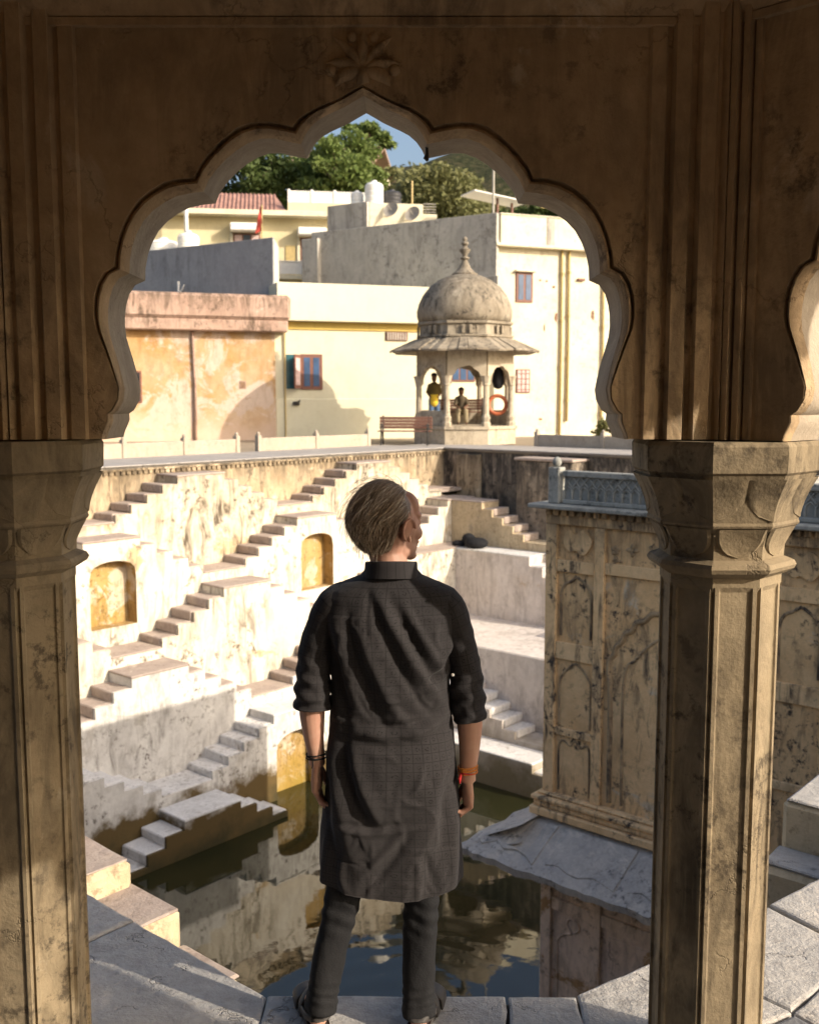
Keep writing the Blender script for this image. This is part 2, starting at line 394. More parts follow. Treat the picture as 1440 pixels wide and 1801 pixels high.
def stair_block(wall, fr, ang, sc, n0, n1, ztop, zv, matw, mats, niche=None, left=True, right=True, sL=None, sR=None, half=HALF, run=RUN, zbot=-8.2, vslab=True):
    rise = (ztop - zv) / 5.0; sL = sc - HP if sL is None else sL; sR = sc + HP if sR is None else sR
    P = [(sL, zbot)]
    if left:
        P += [(sL, zv), (sc - half - 4*run, zv)]
        for i in range(1, 5):
            a = sc - half - run * (5 - i); P += [(a, zv + rise*(i-1)), (a + run, zv + rise*(i-1))]
        P += [(sc - half, zv + rise*3), (sc - half, ztop - .05)]
    else: P += [(sL, ztop - .05)]
    if right:
        P += [(sc + half, ztop - .05)]
        for i in range(4, 0, -1):
            a = sc + half + run * (4 - i); P += [(a, zv + rise*(i-1)), (a + run, zv + rise*(i-1))]
        P += [(sR, zv)]
    else: P += [(sR, ztop - .05)]
    P += [(sR, zbot)]
    Q = []
    for p in P:
        if not Q or (abs(p[0]-Q[-1][0]) + abs(p[1]-Q[-1][1])) > 1e-4: Q.append(p)
    F_ = [(sL, zbot)]
    if left:
        F_ += [(sL, zv), (sc - half - 4*run, zv)]
        for i in range(1, 5): a = sc - half - run*(5 - i); F_ += [(a, zv + rise*i - .012), (a + run, zv + rise*i - .012)]
        F_ += [(sc - half, ztop - .05)]
    else: F_ += [(sL, ztop - .05)]
    if right:
        F_ += [(sc + half, ztop - .05)]
        for i in range(4, 0, -1): a = sc + half + run*(4 - i); F_ += [(a, zv + rise*i - .012), (a + run, zv + rise*i - .012)]
        F_ += [(sc + half + 4*run, zv), (sR, zv)]
    else: F_ += [(sR, ztop - .05)]
    F_ += [(sR, zbot)]; F2 = []
    for p in F_:
        if not F2 or (abs(p[0]-F2[-1][0]) + abs(p[1]-F2[-1][1])) > 1e-4: F2.append(p)
    blk = MB(); mp = lambda p, q, t: fr(p, t, q); ST = .07
    if niche:
        hw, zt, zb = niche; hole = arch_loop(sc, zb, zt, hw)
        blk.prism(Q, n0 - .02, n1 - .36, mp); blk.prism(Q, n1 - .36 + .002, n1 - ST, mp, holes=[hole]); blk.prism(F2, n1 - ST + .002, n1, mp, holes=[hole])
    else: blk.prism(Q, n0 - .02, n1 - ST, mp); blk.prism(F2, n1 - ST + .002, n1, mp)
    b = blk.build('stair_block', M[matw], wall)
    if niche:
        ih = arch_loop(sc, zb + .004, zt - .004, hw - .004); r = MB()
        ring0 = [fr(p, n1 - .012, q) for p, q in ih]; ring1 = [fr(p, n1 - .34, q) for p, q in ih]
        r.loft([ring0, ring1], closed=True, cap=False); n = len(ih)
        r.f.append(tuple(range(n, 2*n)))
        # thin shell thickness
        r.build('niche', M['ochre'], b)
    nm, w = (n0 + n1 - ST)/2, n1 - n0 - ST - .012
    for sd, on in ((-1, left), (1, right)):
        if not on: continue
        for i in range(1, 5):
            s = sc + sd * (half + run * (4.5 - i)); add_step('step', fr, ang, s, nm, zv + rise*i, w, run, rise, mats, b)
    a0 = sc - half if left else sL; a1 = sc + half if right else sR
    o = MB(); o.bbox(a0 - .02, a1 + .02, n0 - .0, n1 + .02, ztop - .048, ztop, .014, fr, jit=.006); o.build('landing', M[mats], b)
    if vslab and right:
        v0 = sc + half + 4*run + .01
        o = MB(); o.bbox(v0, min(sR + (HP - half - 4*run) - .02, sR + .58), n0 + .002, n1 + .02, zv + .002, zv + .045, .012, fr); o.build('landing', M[mats], b)
    return b

wall1 = thing('stepwell_wall', w1(-10, 0, -6.5), 'sunlit whitewashed stepwell wall with zigzag stairs, left of the person in black', 'stepwell wall')
angW1 = A49
b = MB(); b.prism([(-26, -8.2), (-26, ZT - .03), (0, ZT - .03), (0, -8.2)], -.6, 0., lambda p, q, t: w1(p, t, q)); b.build('retaining_wall', M['weather'], wall1)
b = MB()
for k in range(170):
    s = -.2 - k * .152; b.box(s - .05, s + .05, .002, .05, ZT - .13, ZT - .045, w1)
b.box(-26, 0, .001, .075, ZT - .044, ZT + .0, w1)
tag(b.build('dentil_band', M['weather'], wall1), kind='stuff')
for k in range(6):
    n0, n1 = SW*k, SW*(k+1); zt = LV[k]; zv = LV[k+1] + .2
    cs = [-4.06, -9.98, -15.9] if k % 2 == 0 else [-7.02, -12.94, -18.86]
    if k == 1: cs = [-1.1] + cs
    for sc in cs:
        kw = {}
        if k == 0: mw, ms = 'white_up', 'tread'
        elif k == 1: mw, ms = 'white', 'tread'
        elif k == 2: mw, ms = 'white', 'tread'
        else: mw, ms = 'white_low', ('tread_white' if k > 3 else 'tread')
        ni = None
        if k == 1 and sc < -2: ni = (.56, zt - .47, zt - 1.88)
        if k == 4: ni = (.62, zt - .50, -7.4)
        if k == 1 and sc > -2: kw = dict(right=False, sR=-.5)
        if k == 2 and sc > -5: kw = dict(right=False, sR=-1.0)
        if k in (3, 5) and sc > -8: kw = dict(sR=-2.4)
        if k == 4 and sc > -5: kw = dict(sR=-2.5)
        stair_block(wall1, w1, angW1, sc, n0, n1, zt, zv, mw, ms, ni, **kw)
b = MB(); b.bbox(-1.69, -.0, 0.0, SW, LV[1] + .2 - .1, LV[1] + .2, .02, w1); b.build('landing', M['tread'], wall1)

# ---------------------------------------------------------------- far-right wall (in shade)
wall2 = thing('stepwell_wall', w2(5, 0, -6.5), 'shaded pale stepwell wall between the person in black and the tan tower', 'stepwell wall')
angW2 = -(math.pi/2 - A49)
b = MB(); b.prism([(0, -8.2), (0, ZT - .03), (22, ZT - .03), (22, -8.2)], -.6, 0., lambda p, q, t: w2(p, t, q)); b.build('retaining_wall', M['weather_dark'], wall2)
b = MB(); b.bbox(3.35, 5.2, -.02, .85, -6, .32, .03, w2); b.build('buttress', M['weather_dark'], wall2)
b = MB(); b.bbox(3.3, 5.25, 0, .9, .322, .40, .02, w2); b.build('coping', M['tread'], wall2)
b = MB(); b.bbox(.6, 1.5, 0, .12, -2.2, .38, .02, w2); b.build('pier', M['weather'], wall2)
stair_block(wall2, w2, angW2, 1.9, .8, 1.6, -.85, -1.89, 'cream_step', 'tread', left=False, sL=.5, half=.8, run=.36, sR=6.4, vslab=False)
stair_block(wall2, w2, angW2, 3.9, 1.6, 2.4, -2.12, -3.4, 'mauve', 'tread_white', left=False, sL=1.0, half=1.0, run=.42, sR=9.4, vslab=False)
b = MB(); b.bbox(1.8, 12, 2.38, 5.3, -8.2, -3.95, .03, w2); b.build('walkway', M['mauve'], wall2)
b = MB(); b.bbox(7.1, 9.4, 2.4, 3.2, -3.96, -3.3, .03, w2); b.build('stair_block', M['mauve'], wall2)
stair_block(wall2, w2, angW2, 4.0, 5.3, 6.1, -4.76, -5.72, 'mauve', 'tread_white', left=False, sL=1.0, half=1.64, run=.36, sR=9.4, vslab=False)
stair_block(wall2, w2, angW2, 6.0, 6.1, 6.9, -5.82, -6.9, 'mauve', 'tread_white', left=False, sL=1.0, half=2.1, run=.42, sR=9.4, vslab=False)
b = MB(); b.box(.0, 1.0, .8, 6.9, -8.2, -4.0, w2) if False else None
bag = MB(); bag.ball(w2(2.9, 2.1, -1.98), (.34, .28, .17)); bag.ball(w2(2.55, 2.0, -1.9), (.2, .2, .17)); bag.ball(w2(2.3, 2.15, -2.04), (.2, .16, .1))
Vb, Fb = fuse(bag, .03, 3); q = MB(); q.v = [tuple(p) for p in Vb]; q.f = Fb
M['blackcloth'] = plain('black_cloth', (.02, .02, .022), .9, .1, bump=.6)
tag(q.build('bag', M['blackcloth'], smooth=True), 'black cloth bundle lying on the corner landing beside the small stairs', 'bag')
# ---------------------------------------------------------------- near terrace with its flagstones
near = MB()
npoly = [(-.5, 3.36), (.58, 3.36), (.9, 3.575), (1.78, 4.24), (1.78 + U[0]*13, 4.24 + U[1]*13), (45, -10), (40, -40), (-45, -40), (-.5 - V[0]*24 - 14, 3.36 - V[1]*24 - 14), (-.5 - V[0]*24, 3.36 - V[1]*24)]
near.prism(npoly, -8.2, -.035, lambda p, q, t: (p, q, t)); ledge = tag(near.build('terrace', M['flag_joint'], org=(0, 0, 0)), kind='structure')
def clip(poly, a, b, c):           # keep a*x + b*y <= c
    out = []
    for i in range(len(poly)):
        p, q = poly[i], poly[(i+1) % len(poly)]; dp = a*p[0]+b*p[1]-c; dq = a*q[0]+b*q[1]-c
        if dp <= 0: out.append(p)
        if dp * dq < 0:
            t = dp / (dp - dq); out.append((p[0]+(q[0]-p[0])*t, p[1]+(q[1]-p[1])*t))
    return out
def flagstones(region, seeds, gap=.006):
    for i, s in enumerate(seeds):
        poly = list(region)
        for j, t in enumerate(seeds):
            if i == j: continue
            a, b = t[0]-s[0], t[1]-s[1]; L = math.hypot(a, b); a /= L; b /= L
            poly = clip(poly, a, b, a*(s[0]+t[0])/2 + b*(s[1]+t[1])/2 - gap)
            if len(poly) < 3: break
        if len(poly) < 3: continue
        c = np.mean(poly, 0)
        # rough outline: subdivide and jitter
        pp = []
        for k in range(len(poly)):
            p, q = np.array(poly[k]), np.array(poly[(k+1) % len(poly)]); L = np.linalg.norm(q-p); n = max(1, int(L/.07))
            for m in range(n):
                x = p + (q-p)*m/n
                if m: x = x + rng.normal(0, .0025, 2)
                pp.append(x)
        dz = random.uniform(-.006, .004); tl = rng.normal(0, .006, 2)
        def ring(k, z): return [(c[0]+(x[0]-c[0])*k, c[1]+(x[1]-c[1])*k, z + dz + float(np.dot(tl, x-c))) for x in pp]
        r = max(.12, float(np.mean([np.linalg.norm(x-c) for x in pp])))
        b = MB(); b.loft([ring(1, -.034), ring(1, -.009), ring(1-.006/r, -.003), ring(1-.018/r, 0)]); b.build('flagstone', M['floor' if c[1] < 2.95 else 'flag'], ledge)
Lf = [(-.5, 3.36), (-3.6, 3.36 + 3.1*.657/.754), (-3.6, .2), (-.5, .2)]
flagstones(Lf, [(-.95, 3.35), (-1.65, 3.95), (-2.5, 4.6), (-.8, 2.75), (-1.7, 3.0), (-2.6, 3.6), (-1.4, 2.0), (-2.6, 2.4), (-1.2, 1.0), (-2.5, 1.0)])
flagstones([(-.494, .2), (.58, .2), (.58, 3.36), (-.494, 3.36)], [(-.1, 3.15), (.75, 3.1), (-.3, 2.45), (.35, 2.4), (0, 1.6), (-.1, .7)])
flagstones([(.586, .2), (4.0, .2), (4.0, 4.24), (1.78, 4.24), (.9, 3.575), (.586, 3.364)], [(.85, 3.3), (1.35, 3.72), (1.8, 4.0), (1.1, 2.85), (1.75, 3.3), (2.3, 3.8), (2.1, 2.7), (2.9, 3.3), (.8, 2.2), (1.5, 1.9), (2.6, 2.0), (1.2, .9)])

# stairs hugging the near-left wall, just under the ledge
w3 = lambda s, n, z: (-.5 - V[0]*s + U[0]*n, 3.36 - V[1]*s + U[1]*n, z)     # s towards the left, n into the well
st = thing('stair', w3(1.5, .3, -6.5), 'cream plastered stairs stepping down along the near wall, bottom left', 'stairs')
for i, (s0, s1, z) in enumerate([(2.02, 3.4, -.06), (1.62, 2.02, -.19), (1.24, 1.62, -.33), (.84, 1.24, -.51), (.4, .84, -.70), (.0, .4, -.88)]):
    b = MB(); b.bbox(s0 - .01, s1 + .012, .012, .52 + .02*i, -6.8, z, .034, w3, jit=.012); o = b.build('step', M['cream_step'], st)
    b = MB(); b.bbox(s0 - .0, s1 + .0, .02, .50 + .02*i, z + .001, z + .012, .005, w3, jit=.006); b.build('tread', M['tread'], o)
# low blocks stepping down on the near-right side
w4 = lambda s, n, z: (1.62 + U[0]*s - V[0]*n, 4.30 + U[1]*s - V[1]*n, z)
st = thing('stair', w4(1, .3, -6.5), 'pale plastered stair blocks below the ledge, right of the front column', 'stairs')
for (s0, s1, n1, z, mt) in [(1.06, 2.6, .38, -.10, 'cream_step'), (.79, 1.06, .40, -.37, 'cream_step'), (.45, .79, .42, -.70, 'cream_step')]:
    b = MB(); b.bbox(s0 - .012, s1 + .012, -.6, n1, -6.8, z, .03, w4, jit=.012); o = b.build('step', M[mt], st)
    b = MB(); b.bbox(s0, s1, -.55, n1 - .02, z + .001, z + .016, .008, w4, jit=.012); b.build('tread', M['flag'] if z < 0 else M['tread'], o)

# ---------------------------------------------------------------- pavilion round the camera
ARCH_IN= [(0,2.893),(0.024,2.88),(0.048,2.866),(0.074,2.854),(0.099,2.843),(0.124,2.83),(0.145,2.812),(0.161,2.79),(0.173,2.765),(0.21,2.772),(0.246,2.78),(0.283,2.78),(0.318,2.768),(0.35,2.749),(0.379,2.726),(0.405,2.7),(0.428,2.671),(0.443,2.638),(0.481,2.634),(0.519,2.626),(0.553,2.609),(0.585,2.587),(0.612,2.559),(0.631,2.526),(0.645,2.491),(0.653,2.453),(0.655,2.416),(0.685,2.403),(0.703,2.377),(0.713,2.346),(0.718,2.315),(0.719,2.283),(0.716,2.252),(0.708,2.221),(0.699,2.19),(0.691,2.159),(0.684,2.128),(0.678,2.096),(0.683,2.064),(0.699,2.035),(0.714,2.025),(0.713,2.007),(0.72,1.99),(0.728,1.973),(0.733,1.955)]
ARCH_OUT= [(0,2.909),(0.025,2.896),(0.049,2.882),(0.074,2.87),(0.1,2.859),(0.126,2.85),(0.151,2.837),(0.174,2.822),(0.191,2.8),(0.227,2.809),(0.264,2.813),(0.301,2.811),(0.337,2.8),(0.367,2.779),(0.396,2.754),(0.421,2.728),(0.445,2.698),(0.461,2.666),(0.501,2.664),(0.541,2.655),(0.576,2.636),(0.609,2.611),(0.635,2.58),(0.655,2.546),(0.67,2.508),(0.68,2.47),(0.685,2.43),(0.714,2.414),(0.731,2.386),(0.741,2.354),(0.745,2.322),(0.745,2.289),(0.739,2.257),(0.727,2.226),(0.716,2.196),(0.705,2.165),(0.695,2.133),(0.685,2.102),(0.687,2.069),(0.704,2.039),(0.717,2.027),(0.717,2.009),(0.723,1.992),(0.73,1.975),(0.735,1.957)]
HS = 1.035; AP = HS / math.tan(R(22.5)); PC = np.array([-.125, 2.97 - AP]); ZAB = 1.955; ZW = 3.24
pav = thing('pavilion', (PC[0], PC[1], 0), 'octagonal plastered pavilion with scalloped arches framing the whole view', 'pavilion')
full = lambda prof: [(-x, z) for x, z in prof[::-1]] + [(x, z) for x, z in prof[1:]]
FI_, FO_ = full(ARCH_IN), full(ARCH_OUT)

def arch_wall(fr, wide=1.0):
    FI = [(x*wide, z) for x, z in FI_]; FO = [(x*wide, z) for x, z in FO_]; lerp = lambda k: [(a[0]+(b[0]-a[0])*k, a[1]+(b[1]-a[1])*k) for a, b in zip(FO, FI)]
    b = MB(); X = HS - .05
    spand = lambda arc, zb: [(-X, zb), (-X, ZW), (X, ZW), (X, zb)] + [(x, max(z, zb + .0005) if i in (0, len(arc)-1) else z) for i, (x, z) in enumerate(arc[::-1])]
    m = len(FI)
    for arc, y in ((FO, -.11), (FI, .11)):
        poly = spand(arc, ZAB); tr = tessellate_polygon([[Vector((p[0], p[1], 0)) for p in poly]])
        b.add([fr(p[0], y, p[1]) for p in poly], tr)
    rings = [[fr(x, y, z) for x, z in L] for L, y in ((FO, -.11), (lerp(.06), -.088), (lerp(.22), -.084), (lerp(.34), -.104), (lerp(.55), -.108), (lerp(.78), -.098), (lerp(.9), -.078), (FI, -.062), (FI, .11))]
    b2 = MB(); b2.loft(rings[:-1], closed=False, cap=False); b3 = MB(); b3.loft(rings[-2:], closed=False, cap=False)
    # top, ends
    b.add([fr(-X, -.11, ZW), fr(X, -.11, ZW), fr(X, .11, ZW), fr(-X, .11, ZW)], [(0, 1, 2, 3)])
    for s in (-X, X): b.add([fr(s, -.11, ZAB), fr(s, .11, ZAB), fr(s, .11, ZW), fr(s, -.11, ZW)], [(0, 1, 2, 3)])
    return b, b2, b3

def leaf(b, fr, c, ang, L, W, y0, th, bend=0.):
    """raised petal on the wall face"""
    n = 9; ca, sa = math.cos(ang), math.sin(ang); rows = []
    for i in range(n):
        t = i / (n - 1); w = W * math.sin(math.pi * (t ** .8)) ** .8 + .0015; a = ang + bend * t
        p = (c[0] + L * t * math.cos(ang + bend*t*.5), c[1] + L * t * math.sin(ang + bend*t*.5))
        nx, nz = -math.sin(a), math.cos(a)
        rows.append([fr(p[0] + nx*w*k, y0 - th * (1 - k*k) * (.4 + .6*math.sin(math.pi*t)) + .004, p[1] + nz*w*k) for k in (-1, -.6, 0, .6, 1)])
    b.loft(rows, closed=False, cap=False)

for i in range(8):
    th = R(90 - 45*i); out = (math.cos(th), math.sin(th)); rt = (math.sin(th), -math.cos(th))
    fr = frame((PC[0] + out[0]*AP, PC[1] + out[1]*AP, 0), rt, out)
    if i in (3, 4, 5, 6):             # unseen bays; walls added to keep sky light out of the interior
        b = MB(); b.bbox(-HS + .05, HS - .05, -.11, .11, .0, ZW, .01, fr); b.build('added_bay_wall', M['pav'], pav); continue
    b, b2, b3 = arch_wall(fr, 1.0 if i == 0 else 1.10)
    aw = b.build('arch_wall', M['pav'], pav, recalc=False)
    b2.build('arch_moulding', M['pav'], aw, smooth='auto'); b3.build('soffit', M['pav_soffit'], aw, smooth='auto')
    if i in (0, 1, 7):
        f = MB(); y0 = -.112
        for a, L, W, bd in ((90, .10, .018, 0), (62, .115, .014, -.5), (118, .115, .014, .5), (35, .10, .016, -.9), (145, .10, .016, .9), (8, .085, .02, -1.3), (172, .085, .02, 1.3)):
            leaf(f, fr, (0, 2.945), R(a), L, W, y0, .022, bd)
        f.tube([fr(0, y0 + .004, 2.912), fr(0, y0 - .004, 2.95)], [.018, .012], 8)
        for sgn in (-1, 1):
            f.ball(fr(sgn*.085, y0, 2.945), (.016, .012, .016), 10, 6); f.ball(fr(sgn*.03, y0, 3.03), (.014, .01, .014), 10, 6)
        f.build('flower_relief', M['pav'], aw, smooth=True)
    if i == 0:
        h = MB(); h.tube([fr(.173, -.02, 2.768), fr(.174, -.02, 2.748), fr(.171, -.02, 2.738), fr(.176, -.02, 2.73)], [.004, .005, .008, .004], 8); h.build('iron_hook', M['iron'], aw)
    # cornice mouldings
    for (z0, z1, p, q) in ((3.055, 3.075, .022, .022), (3.078, 3.115, .045, .02), (3.118, 3.135, .05, .05), (3.138, 3.24, .075, .055)):
        c = MB(); h0 = HS - .046; t = math.tan(R(22.5))
        ring = lambda z, pr: [fr(-(h0 - pr*t), -.1105 - pr, z), fr(h0 - pr*t, -.1105 - pr, z), fr(h0 + .03, -.09, z), fr(-h0 - .03, -.09, z)]
        c.loft([ring(z0, q), ring(z1, p)]); c.build('cornice', M['pav'], aw)
# columns, pilasters
oct_ = lambda c, r, z, rot=0., k=8, sq=None: [(c[0] + r*math.cos(rot + 2*math.pi*j/k), c[1] + r*math.sin(rot + 2*math.pi*j/k), z) for j in range(k)]
RC = AP / math.cos(R(22.5))
for i in range(8):
    th = R(90 - 22.5 - 45*i); c = (PC[0] + RC*math.cos(th), PC[1] + RC*math.sin(th))
    col = None
    # shaft: octagon with a recessed panel per face; a corner points at the pavilion's centre
    sh = MB(); prof = []
    rv = .172
    def shaft_ring(z, rv, deep):
        P = []
        for j in range(8):
            a0 = th + math.pi + 2*math.pi*j/8; a1 = a0 + math.pi/4
            p0 = np.array([math.cos(a0), math.sin(a0)])*rv; p1 = np.array([math.cos(a1), math.sin(a1)])*rv
            nn = (p0 + p1); nn /= np.linalg.norm(nn)
            for t, d in ((.0, .010*deep), (.045, .010*deep), (.06, 0), (.14, 0), (.165, .006*deep), (.19, .0075*deep), (.81, .0075*deep), (.835, .006*deep), (.86, 0), (.94, 0), (.955, .010*deep)):
                p = p0 + (p1 - p0)*t - nn*d; P.append((c[0] + p[0], c[1] + p[1], z))
        return P
    sh.loft([shaft_ring(z, rv, d) for z, d in ((0.04, 1), (1.53, 1), (1.545, .0), (1.60, 0))])
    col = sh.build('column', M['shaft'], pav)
    o8 = lambda r, z: oct_(c, r, z, th + math.pi)
    k = MB(); k.loft([o8(.21, .0), o8(.21, .03), o8(.18, .045)]); k.build('base', M['shaft'], col)
    k = MB(); k.loft([o8(.178, 1.572), o8(.205, 1.588), o8(.212, 1.60), o8(.205, 1.612), o8(.18, 1.622)]); k.build('collar', M['shaft'], col)
    # two tiers of lotus petals between collar and abacus
    bell = MB(); bell.loft([o8(.176, 1.622), o8(.178, 1.66), o8(.192, 1.70), o8(.212, 1.716), o8(.215, 1.722), o8(.212, 1.73), o8(.222, 1.77), o8(.234, 1.82), o8(.25, 1.85), o8(.255, 1.862)])
    bl = bell.build('capital', M['shaft'], col)
    for (z0, z1, r0, r1, n) in ((1.63, 1.712, .176, .208, 8), (1.735, 1.852, .213, .258, 8)):
        for j in range(n):
            a = th + math.pi + 2*math.pi*(j + (.5 if z0 < 1.7 else .0))/n; f = math.cos(math.pi/8)
            if z0 > 1.7: f = 1.0
            pt = MB(); rows = []
            hw = math.tan(math.pi/n) * .9
            for t in np.linspace(0, 1, 9):
                rr = (r0 + (r1 - r0)*t**1.6) * f; zz = z0 + (z1 - z0)*t; w = rr * hw * (math.sqrt(max(0., 1 - (max(0, 1 - t*1.55))**2)) if t < .65 else 1.) * (1.0 if t < .8 else 1.)
                w = max(w, .004); row = []
                for kx in (-1, -.88, -.7, 0, .7, .88, 1):
                    face_drop = abs(kx) * w * (math.tan(math.pi/8) if z0 > 1.7 else 0.)
                    up = (.0045 if .8 < abs(kx) < .95 else (.003 if abs(kx) < .8 else -.002))
                    x = rr - face_drop + up; y = kx * w
                    row.append((c[0] + math.cos(a)*x - math.sin(a)*y, c[1] + math.sin(a)*x + math.cos(a)*y, zz))
                rows.append(row)
            pt.loft(rows, closed=False, cap=False); pt.build('petal', M['shaft'], col, smooth='auto')
    ab = MB(); ab.loft([o8(.252, 1.862), o8(.262, 1.87), o8(.264, 1.94), o8(.256, 1.953)]); ab.build('abacus', M['shaft'], col)
    # fluted corner pilaster above the capital
    tL = th + R(22.5); tR = th - R(22.5)
    ic = np.array(c) - np.array([math.cos(th), math.sin(th)]) * (.11 / math.cos(R(22.5)))
    pr = [(.205, 0.), (.2, .014), (.165, .014), (.158, .004), (.15, .004), (.143, .03), (.108, .03), (.1, .016), (.088, .016), (.08, .04), (.045, .04), (.038, .026), (.03, .026)]
    P = []
    for sgn, tt in ((1, tL), (-1, tR)):
        nn = np.array([math.cos(tt), math.sin(tt)]); dr = np.array([-math.sin(tt), math.cos(tt)]) * sgn
        kx = 1.08 if (i == 0 and sgn == 1) or (i == 7 and sgn == -1) else .45
        side = [ic + dr*d*kx - nn*p for d, p in pr]
        if sgn == 1: P += side
        else: P += [ic - np.array([math.cos(th), math.sin(th)])*.05] + side[::-1]
    P = [tuple(p) for p in P]
    oc = np.array(c) + np.array([math.cos(th), math.sin(th)])*.12
    nn = np.array([math.cos(tR), math.sin(tR)]); P.append(tuple(oc - .0)) 
    pl = MB(); pl.prism(P, ZAB + .002, 3.30, lambda p, q, t: (p, q, t)); pl.build('pilaster', M['pav'], pav)
# roof: flat soffit, eaves, dome
o8p = lambda ap, z: [(PC[0] + ap/math.cos(R(22.5))*math.cos(R(22.5+45*j)), PC[1] + ap/math.cos(R(22.5))*math.sin(R(22.5+45*j)), z) for j in range(8)]
b = MB(); b.loft([o8p(AP + .115, 3.245), o8p(AP + .115, 3.45), o8p(2.2, 3.9), o8p(1.6, 4.5), o8p(.8, 4.95), o8p(.06, 5.2), o8p(.03, 5.6)]); b.build('roof', M['pav'], pav)
b = MB(); b.loft([o8p(AP + .12, 3.34), o8p(AP + .12, 3.44), o8p(AP + .62, 3.28), o8p(AP + .62, 3.22), o8p(AP + .12, 3.34)], cap=False); b.build('eaves', M['chajja'], pav)
# ---------------------------------------------------------------- tower on the right
TC = (1.61, 12.0, 0.)
tf = frame(TC, V, U)             # x along the visible face, y into the tower, z up
TZ = .80; TD = 5.3; TQ = 6.3
tower = thing('tower', tf(1.5, 0, -6.5), 'tan plastered two-storey tower with relief panels and grey railing, right', 'tower')
def trect(name, d0, d1, z0, z1, y0, y1, mat, par, bev=.008):
    b = MB(); b.bbox(d0, d1, y0, y1, z0, z1, bev, tf); return b.build(name, M[mat], par)
b = MB(); b.box(0.012, TD, .05, TQ, -2.94, TZ - .02, tf); up = b.build('upper_storey', M['tower'], tower)
b = MB(); b.box(0.012, TD, .05, TQ, -8.2, -3.1, tf); low = b.build('lower_storey', M['tower_low'], tower)
for d0, d1 in ((0, .15), (.66, .79), (2.62, 2.75), (3.25, 3.4), (4.9, 5.05)):
    trect('pilaster', d0, d1, -2.66, .60, 0, .07, 'tower_trim', up)
trect('frieze', 0, TD, .605, .765, -.006, .07, 'tower_trim', up)
def rails(d0, d1, zs):
    for z0, z1 in zs: trect('moulding', d0 + .002, d1 - .002, z0, z1, .012, .07, 'tower_trim', up, .006)
rails(.15, .66, ((.045, .185), (-1.00, -.80), (-1.93, -1.84)))
rails(.79, 2.62, ((.075, .205),)); rails(2.75, 3.25, ((.045, .185), (-1.0, -.8), (-1.93, -1.84))); rails(3.4, 4.9, ((.075, .205),))
# small corbel row under the ledge
b = MB()
for k in range(48): b.bbox(.02 + k*.108, .09 + k*.108, -.05, .06, .715, .79, .008, tf)
tag(b.build('corbel_row', M['tower_trim'], up), kind='stuff')
def relief(name, pts, w, th, mat, par, closed=False, n=None):
    P = spline(pts, n or max(24, len(pts)*5)); path = [tf(p[0], .052, p[1]) for p in P]
    if closed: path.append(path[0])
    b = MB(); rows = []
    for i in range(len(P)):
        t = P[min(i+1, len(P)-1)] - P[max(i-1, 0)]; t /= (np.linalg.norm(t) + 1e-9); nx, nz = -t[1], t[0]
        rows.append([tf(P[i][0] + nx*w*k, .053 - th*(1 - k*k), P[i][1] + nz*w*k) for k in (-1, -.75, -.3, .3, .75, 1)])
    b.loft(rows, closed=False, cap=False); return b.build(name, M[mat], par, smooth=True)
cart = [(0.32,0.54),(0.40,0.50),(0.49,0.56),(0.59,0.48),(0.61,0.40),(0.53,0.28),(0.48,0.27),(0.40,0.31),(0.33,0.29),(0.25,0.35),(0.23,0.44),(0.28,0.53)]
def raised(name, pts, th, mat, par, sm=True):
    P = [tuple(p) for p in (spline(list(pts) + [pts[0]], 48)[:-1] if sm else pts)]
    c = np.mean(P, 0); b = MB(); b.prism(P, .052, .052 - th, lambda p, q, t: tf(p, t, q)); return b.build(name, M[mat], par)
raised('cartouche', cart, .03, 'tower_trim', up); raised('cartouche', [(x + 2.6, z) for x, z in cart], .03, 'tower_trim', up)
arch1 = [(0.20,-0.72),(0.20,-0.30),(0.21,-0.18),(0.26,-0.10),(0.34,-0.06),(0.41,-0.01),(0.49,-0.05),(0.55,-0.10),(0.60,-0.18),(0.61,-0.30),(0.61,-0.72)]
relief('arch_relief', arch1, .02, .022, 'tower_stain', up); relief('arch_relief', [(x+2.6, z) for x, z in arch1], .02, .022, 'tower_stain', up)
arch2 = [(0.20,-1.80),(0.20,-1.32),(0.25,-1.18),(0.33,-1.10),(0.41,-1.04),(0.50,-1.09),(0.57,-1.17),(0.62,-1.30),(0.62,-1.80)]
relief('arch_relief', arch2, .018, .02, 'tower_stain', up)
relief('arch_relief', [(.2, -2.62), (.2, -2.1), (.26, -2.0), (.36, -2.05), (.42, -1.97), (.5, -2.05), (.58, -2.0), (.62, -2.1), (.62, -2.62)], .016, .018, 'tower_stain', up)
big = [(0.89,-2.6),(0.88,-1.34),(0.85,-1.04),(0.87,-0.90),(0.93,-0.83),(0.94,-0.75),(1.02,-0.67),(1.05,-0.58),(1.14,-0.53),(1.19,-0.43),(1.29,-0.40),(1.38,-0.31),(1.50,-0.29),(1.62,-.2),(1.705,-.14)]
big = big + [(3.41 - x, z) for x, z in big[-2::-1]]
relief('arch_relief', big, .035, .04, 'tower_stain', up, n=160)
relief('arch_relief', [(1.05, -2.6), (1.05, -1.15), (1.2, -.85), (1.45, -.6), (1.705, -.5), (1.96, -.6), (2.21, -.85), (2.36, -1.15), (2.36, -2.6)], .02, .02, 'tower_stain', up, n=120)
